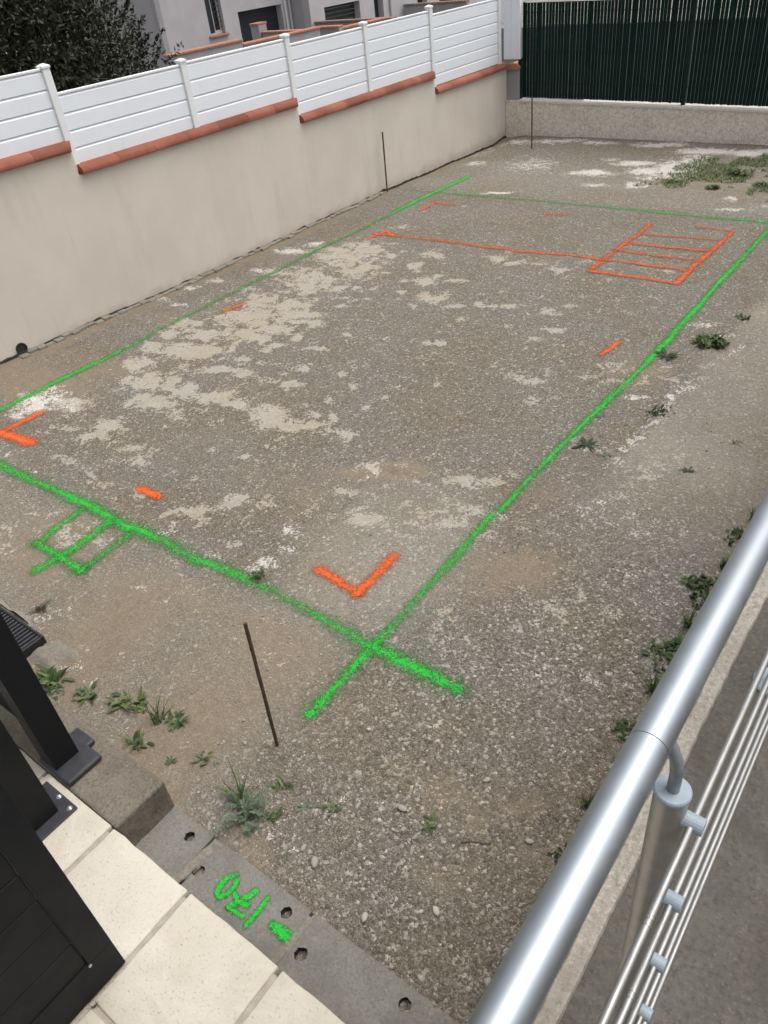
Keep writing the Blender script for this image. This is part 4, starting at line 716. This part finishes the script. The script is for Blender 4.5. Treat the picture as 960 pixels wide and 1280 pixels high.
obj('window_pane', B(H2-.3, H2-.28, 32.205, 32.995, -.195, 1.195), M_glass, h2); obj('garage_door', B(H2-.33, H2-.3, 34.005, 36.395, GZ-.3, .995), M_navy, h2)
obj('downpipe', T([(H2+.06, 30.1, GZ-.3), (H2+.06, 30.1, 5.2)], .06, 12), M_pipe, h2, True)
def gwall(label, x0, x1, y0, y1, zt, ov=.05, th=.07, mc=None, group='garden walls in front of the houses', n=None):
    r = thing('garden_wall', ((x0+x1)/2, (y0+y1)/2, GZ), label, 'wall', group)
    obj('wall_body', B(x0, x1, y0, y1, GZ-.4, zt-th), M_lowall, r)
    L = max(x1-x0, y1-y0); n = n or max(1, round(L/.5)); m = mc or M_terra2
    for i in range(n):
        if y1-y0 > x1-x0: obj('coping_tile', B(x0-ov, x1+ov, y0+(y1-y0)*i/n+.002-(.02 if i == 0 else 0), y0+(y1-y0)*(i+1)/n-.002+(.02 if i == n-1 else 0), zt-th+.002, zt, .018, 2), m, r)
        else: obj('coping_tile', B(x0+(x1-x0)*i/n+.002, x0+(x1-x0)*(i+1)/n-.002, y0-ov, y1+ov, zt-th+.002, zt, .018, 2), m, r)
    return r
gwall('low grey garden wall with pink coping below the house window', -18.2, -18.0, 14.18, 17.08, .965)
gwall('lower stretch of grey garden wall in front of the garage door', -18.2, -18.0, 17.10, 20.72, .835)
gwall('short grey gate pillar with a pink cap before the garage door', -21.15, -20.75, 20.62, 21.02, 1.03, .06, .07, None, None, 1)
gwall('grey dividing wall running from the pillar to the street wall', -20.74, -18.25, 20.73, 20.93, .76)
gwall('dividing wall with weathered brown coping in front of the roller door', -21.9, -18.0, 24.9, 25.1, .60, .05, .08, M_brown_cope)
gwall('lower pink coped wall piece beside the post top', -19.0, -17.9, 21.6, 21.8, .74)
gwall('pink coped street wall behind the second post', -18.2, -18.0, 21.85, 24.4, .66)
gwall('pale side wall with brown coping below the far windows', -21.9, -18.6, 31.0, 31.2, .52, .05, .08, M_brown_cope)
# ---------------------------------------------------------------- dense dark shrub behind the fence
t = NT('olive_leaf'); hv = t.attr('hue')
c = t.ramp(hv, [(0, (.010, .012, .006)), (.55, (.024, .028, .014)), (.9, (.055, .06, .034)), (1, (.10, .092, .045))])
M_leaf = t.fin(c, .55, None, spec=.35)
M_bark = simple('shrub_bark', (.06, .048, .038), (.10, .082, .065), 20, .95, 60, .006)
def leaves(P, D, Lg, Wd, hue):
    """small pointed leaves at P along directions D: two triangles folded on the midrib"""
    n = len(P); up = rng.normal(size=(n, 3)); s = np.cross(D, up); s /= np.linalg.norm(s, axis=1)[:, None]+1e-9; nn = np.cross(s, D)
    Lg = Lg[:, None]; Wd = Wd[:, None]
    V = np.stack([P, P+D*Lg*.5+s*Wd+nn*Wd*.35, P+D*Lg, P+D*Lg*.5-s*Wd+nn*Wd*.35], 1)
    F = np.array([[0, 1, 2], [0, 2, 3]])[None]+(np.arange(n)*4)[:, None, None]
    return V.reshape(-1, 3), F.reshape(-1, 3), np.repeat(hue, 4)
tr = thing('olive_shrub', (-8.9, 3.3, GZ), 'large dense dark leaved shrub behind the white fence', 'tree')
cc = np.array([-8.9, 3.2, 2.0]); rad = np.array([1.9, 3.05, 2.4])
def lump(d): return 1+.16*np.sin(d[:, 1]*5+d[:, 2]*4)+.12*np.sin(d[:, 0]*7-d[:, 2]*6+1)+.10*np.sin(d[:, 1]*11+2)
NS = 12500; d = rng.normal(size=(NS, 3)); d /= np.linalg.norm(d, axis=1)[:, None]; rr = rng.uniform(.2, 1.0, NS)**.5
base = cc+d*rad*(lump(d)*rr)[:, None]
gd_ = d*.75+np.array([0, 0, .75])+rng.normal(size=(NS, 3))*.45; gd_ /= np.linalg.norm(gd_, axis=1)[:, None]
PP, DD, HH = [], [], []
K = 15
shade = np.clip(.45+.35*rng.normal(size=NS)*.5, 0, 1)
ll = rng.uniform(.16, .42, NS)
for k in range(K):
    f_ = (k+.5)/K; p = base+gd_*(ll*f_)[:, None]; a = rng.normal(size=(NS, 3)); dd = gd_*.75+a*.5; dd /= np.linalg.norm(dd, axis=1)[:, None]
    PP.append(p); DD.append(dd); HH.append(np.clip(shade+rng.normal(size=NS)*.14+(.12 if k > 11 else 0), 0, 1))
PP = np.concatenate(PP); DD = np.concatenate(DD); HH = np.concatenate(HH)
kp = (PP[:, 0] < -5.75)
PP, DD, HH = PP[kp], DD[kp], HH[kp]; n = len(PP)
V, F, hu = leaves(PP, DD, rng.uniform(.05, .085, n), rng.uniform(.010, .017, n), HH)
o = pymesh('crown', V, F, M_leaf, root=tr, at=tr['_o'], attrs={'hue': hu}); o['kind'] = 'stuff'
bm = bmesh.new()
for i in range(9):
    a = i*.7; b0 = Vector((-8.9+.25*math.cos(a), 3.3+.35*math.sin(a), GZ)); e = Vector((-8.9+1.1*math.cos(a), 3.2+1.9*math.sin(a), 2.2+.5*math.sin(i*2.1)))
    tube(bm, [b0, b0.lerp(e, .35)+Vector((.05, .06, .1)), b0.lerp(e, .7)+Vector((0, -.05, .1)), e], .07, 7, True, .015)
obj('trunk', bm, M_bark, tr, True)
bm = bmesh.new()
for i in range(220):
    q = base[i*7]; c0 = cc+(q-cc)*.25; tube(bm, [c0, c0*.5+q*.5+np.array([0, 0, .08]), q], .012, 4, False, .004)
o = obj('branches', bm, M_bark, tr); o['kind'] = 'stuff'
# dark backing wall added behind the green fence so its gaps look dim
tag(obj('dark_backing', B(-9, 6, 14.0, 14.2, GZ, 1.28, .01), simple('dark_backing_render', (.16, .175, .165), (.22, .235, .22), 1.5, .95, 40, .004), at=(-1.5, 14.1, GZ)), 'dark backing wall added to dim the gaps between the green slats', 'wall')
# ---------------------------------------------------------------- weeds
t = NT('weed_leaf'); hv = t.attr('hue')
M_weed = t.fin(t.ramp(hv, [(0, (.026, .042, .014)), (.5, (.055, .090, .026)), (.82, (.105, .145, .045)), (1, (.26, .22, .11))]), .6, None, spec=.3)
t = NT('grey_weed_leaf'); hv = t.attr('hue'); M_gweed = t.fin(t.ramp(hv, [(0, (.06, .085, .055)), (.6, (.13, .17, .115)), (1, (.22, .25, .18))]), .7, None, spec=.2)
t = NT('dark_weed_leaf'); hv = t.attr('hue'); M_dweed = t.fin(t.ramp(hv, [(0, (.016, .024, .012)), (.6, (.034, .05, .022)), (1, (.075, .09, .045))]), .65, None, spec=.25)
def blade(P, az, L, W, e0, e1, hue, Vs, Fs, Hs, nseg=5, wide=.45, fold=.25):
    """a leaf curving from elevation e0 to e1"""
    p = np.array(P, float); k0 = len(Vs); side = np.array([-math.sin(az), math.cos(az), 0])
    for i in range(nseg+1):
        u = i/nseg; w = W*max(.0, (math.sin(math.pi*min(1, (u*.86+.10)))**.8 if wide else (1-u)))*(1+.25*random.uniform(-1, 1))
        if i == nseg: w = W*.04
        e = e0+(e1-e0)*u; up = np.array([-math.sin(e)*math.cos(az), -math.sin(e)*math.sin(az), math.cos(e)])
        Vs += [p-side*w+up*w*fold, p.copy(), p+side*w+up*w*fold]; Hs += [hue, hue*.75, hue]
        p = p+np.array([math.cos(e)*math.cos(az), math.cos(e)*math.sin(az), math.sin(e)])*L/nseg
    for i in range(nseg):
        a = k0+3*i
        for s_ in (0, 1): Fs += [[a+s_, a+s_+1, a+s_+4, a+s_+3]]
def weed(kind, x, y, size, label, n=None, seed=0, group='weeds growing in the gravel', mat=None, z=None):
    random.seed(int(x*977+y*131)+seed); size *= .80; Vs, Fs, Hs = [], [], []; z = (float(gz(x, y)) if z is None else z)-.004
    U = random.uniform
    if kind == 'rosette':
        for i in range(int((n or 16)*1.4)):
            a = i*2.4+U(-.3, .3); blade((x+.45*size*U(-1, 1), y+.35*size*U(-1, 1), z), a+U(-.5, .5), size*U(.3, 1.0), size*U(.05, .12), U(.15, 1.0), U(-.5, .2), U(.1, .95), Vs, Fs, Hs, 4)
    elif kind == 'clump':
        for i in range(n or 70):
            a = U(0, 6.28); r = size*math.sqrt(U(0, 1))*.8; blade((x+r*math.cos(a), y+r*math.sin(a)*.9, z), U(0, 6.28), size*U(.25, .5), size*U(.05, .09), U(.5, 1.3), U(-.2, .5), U(.1, .8), Vs, Fs, Hs, 3)
    elif kind == 'grass':
        for i in range(n or 30):
            a = U(0, 6.28); r = size*.2*U(0, 1); blade((x+r*math.cos(a), y+r*math.sin(a), z), U(0, 6.28), size*U(.5, 1.2), size*U(.014, .026)+.0012, U(.9, 1.45), U(-.1, 1.), U(.2, .95), Vs, Fs, Hs, 5, 0)
    elif kind == 'spider':
        for i in range(n or 9):
            a = i*.7+U(-.3, .3); blade((x, y, z+.004), a, size*U(.6, 1.1), size*U(.06, .10), U(.15, .4), U(-.15, .1), U(.1, .7), Vs, Fs, Hs, 4)
    elif kind == 'feathery':
        for i in range(n or 26):
            a = U(0, 6.28); L = size*U(.5, 1.1); e = U(.3, 1.3); b0 = np.array([x+U(-.25, .25)*size, y+U(-.25, .25)*size, z]); dv = np.array([math.cos(e)*math.cos(a), math.cos(e)*math.sin(a), math.sin(e)])
            for k in range(11):
                u = k/10; q = b0+dv*L*u+np.array([0, 0, -.25*L*u*u])
                for s_ in (-1, 1): blade(q, a+s_*1.0+U(-.2, .2), L*.20*(1.1-u*.7), size*.020, .5, .2, U(.2, .9), Vs, Fs, Hs, 2)
    return tag(pymesh('weed', np.array(Vs), np.array(Fs), mat or M_weed, at=(x, y, z), attrs={'hue': Hs}), label, 'weed', group)
W_ = weed
W_('clump', -.97, .10, .085, 'dark green tuft on white pebbles beside the near green line', 60)
W_('clump', .35, 4.27, .20, 'large leafy green clump right of the long green line', 190)
W_('clump', .43, 4.86, .10, 'small green tuft beyond the largest green clump', 60)
W_('spider', .12, 3.88, .17, 'dark sprawling weed touching the long green line', 11, mat=M_dweed)
W_('clump', .41, 2.96, .135, 'dark low clump at the broken gravel edge right of the green line', 60, mat=M_dweed)
W_('spider', .84, 2.32, .085, 'tiny dark star shaped weed in the open gravel', 7, mat=M_dweed)
W_('clump', 1.0, 2.80, .06, 'small green sprig alone in the gravel on the right', 26)
W_('spider', .13, 2.33, .16, 'greyish flat weed just right of the green line', 9, mat=M_dweed)
W_('clump', .27, 2.72, .045, 'very small green weed left of the dark clump', 16); W_('spider', .05, 2.75, .06, 'tiny grey green weed between the line and the dark clump', 8, mat=M_gweed)
W_('spider', .30, 2.28, .08, 'small grey weed next to the flat greyish one', 8, mat=M_gweed)
W_('rosette', -1.37, -1.09, .15, 'bright dandelion rosette beside the black post', 24); W_('clump', -1.28, -1.13, .09, 'grey green weed tucked against the dandelion rosette', 40, mat=M_gweed)
W_('rosette', -1.12, -1.04, .12, 'small dandelion rosette right of the black post', 15)
W_('rosette', -.90, -.97, .13, 'left one of the paired leafy weeds above the brown block', 16); W_('rosette', -.80, -.93, .12, 'right one of the paired leafy weeds above the brown block', 15)
W_('grass', -.64, -.95, .20, 'wispy grass tuft with long thin blades above the brown block', 24)
W_('rosette', -.555, -.90, .11, 'short broad leaved weed right of the wispy grass', 18)
W_('rosette', -.63, -1.09, .10, 'green weed nearest the brown block edge', 15)
W_('rosette', -.27, -.97, .085, 'little green weed between the stake and the brown block', 13); W_('spider', -.40, -1.07, .06, 'tiny weed beside the corner of the brown block', 8)
W_('feathery', .09, -1.05, .20, 'feathery grey green weed at the edge of the grey blocks', 30, mat=M_gweed); W_('grass', .03, -1.02, .24, 'dark grass stalks standing inside the feathery weed', 26)
W_('feathery', .17, -1.10, .10, 'small feathery sprig in front of the bigger feathery weed', 14, mat=M_gweed)
W_('rosette', .135, -.87, .085, 'yellowish green weed behind the feathery one', 12); W_('rosette', .21, -1.0, .08, 'short green weed right of the feathery one', 12)
W_('rosette', .405, -.835, .07, 'small green weed in the stony gravel', 12); W_('spider', .30, -.90, .06, 'faint tiny weed left of the small green one', 8, mat=M_gweed)
W_('rosette', .80, -.66, .075, 'lone green weed in the coarse gravel near the handrail', 14)
W_('feathery', -1.93, -.80, .11, 'dull weed by the concrete round the grating', 16, mat=M_dweed)
lab = ['farthest', 'second farthest', 'third farthest', 'fourth farthest', 'middle', 'fourth nearest', 'third nearest', 'second nearest', 'nearest']
for i, (x, y, s_) in enumerate([(1.34, 2.02, .14), (1.33, 1.80, .14), (1.32, 1.52, .12), (1.31, 1.30, .20), (1.315, .98, .15), (1.31, .76, .18), (1.315, .50, .14), (1.315, .22, .11), (1.315, -.22, .10)]):
    W_('clump' if i % 2 else 'grass', x, y, s_, lab[i]+' green weed in the row under the handrail', 44 if i % 2 == 0 else 60, group='weeds in a row under the handrail')
for i, (x, y) in enumerate([(1.335, -.48), (1.34, .62), (1.34, 1.15)]): W_('clump', x, y, .09, ['dark creeping weed below the handrail joint', 'dark creeping weed halfway along under the handrail', 'dark creeping weed under the far part of the handrail'][i], 40, group='weeds in a row under the handrail', mat=M_dweed)
t = NT('dry_grass'); hv = t.attr('hue'); M_grass = t.fin(t.ramp(hv, [(0, (.035, .07, .018)), (.5, (.075, .12, .034)), (.85, (.135, .165, .06)), (1, (.26, .23, .12))]), .7, None, spec=.2)
# thin grass patch in the far right corner
Vs, Fs, Hs = [], [], []; random.seed(3)
gx = np.array([random.uniform(-2.2, 1.6) for _ in range(36000)]); gy = np.array([random.uniform(8.25, 10.6) for _ in range(36000)])
gm = fbm(gx*2.3, gy*2.3, 4)+.5*fbm(gx*7, gy*7, 3)-np.clip(-1.45-gx, 0, 9)*.5-np.clip(8.55-gy, 0, 9)*.9-np.clip(gy-10.1, 0, 9)*.6
gk = gm > -.05; gzz = gz(gx, gy)
for x, y, z_ in zip(gx[gk], gy[gk], gzz[gk]):
    blade((x, y, float(z_)-.003), random.uniform(0, 6.28), random.uniform(.025, .065), random.uniform(.003, .006), random.uniform(.2, 1.2), random.uniform(-.3, .5), random.uniform(.3, 1.), Vs, Fs, Hs, 2, 0)
tag(pymesh('grass', np.array(Vs), np.array(Fs), M_grass, attrs={'hue': Hs}), 'thin patchy grass in the far right corner', 'grass', kind='stuff')
for (x, y, s_, l_) in ((-.95, 9.35, .26, 'tallest leafy tuft in the far grass patch'), (-1.05, 8.62, .15, 'green tuft at the front edge of the far grass patch'), (-.55, 8.9, .15, 'right hand tuft in the far grass patch'), (-1.62, 8.75, .12, 'left front tuft of the far grass patch')):
    W_('clump', x, y, s_, l_, 90, group='tufts in the far grass patch')
W_('grass', .30, -1.936, .05, 'tiny grass sprig in the tile joint beside the black panel', 9, group=None, z=.203)
bm = bmesh.new(); tw = [(.96, -.66), (1.0, -.63), (1.04, -.615), (1.075, -.585)]; tube(bm, [(x, y, float(gz(x, y))+.006) for x, y in tw], .0028, 6, True, .0016)
tag(obj('twig', bm, M_bark, at=(.96, -.66, float(gz(.96, -.66)))), 'short brown twig lying in the coarse gravel near the handrail', 'twig')
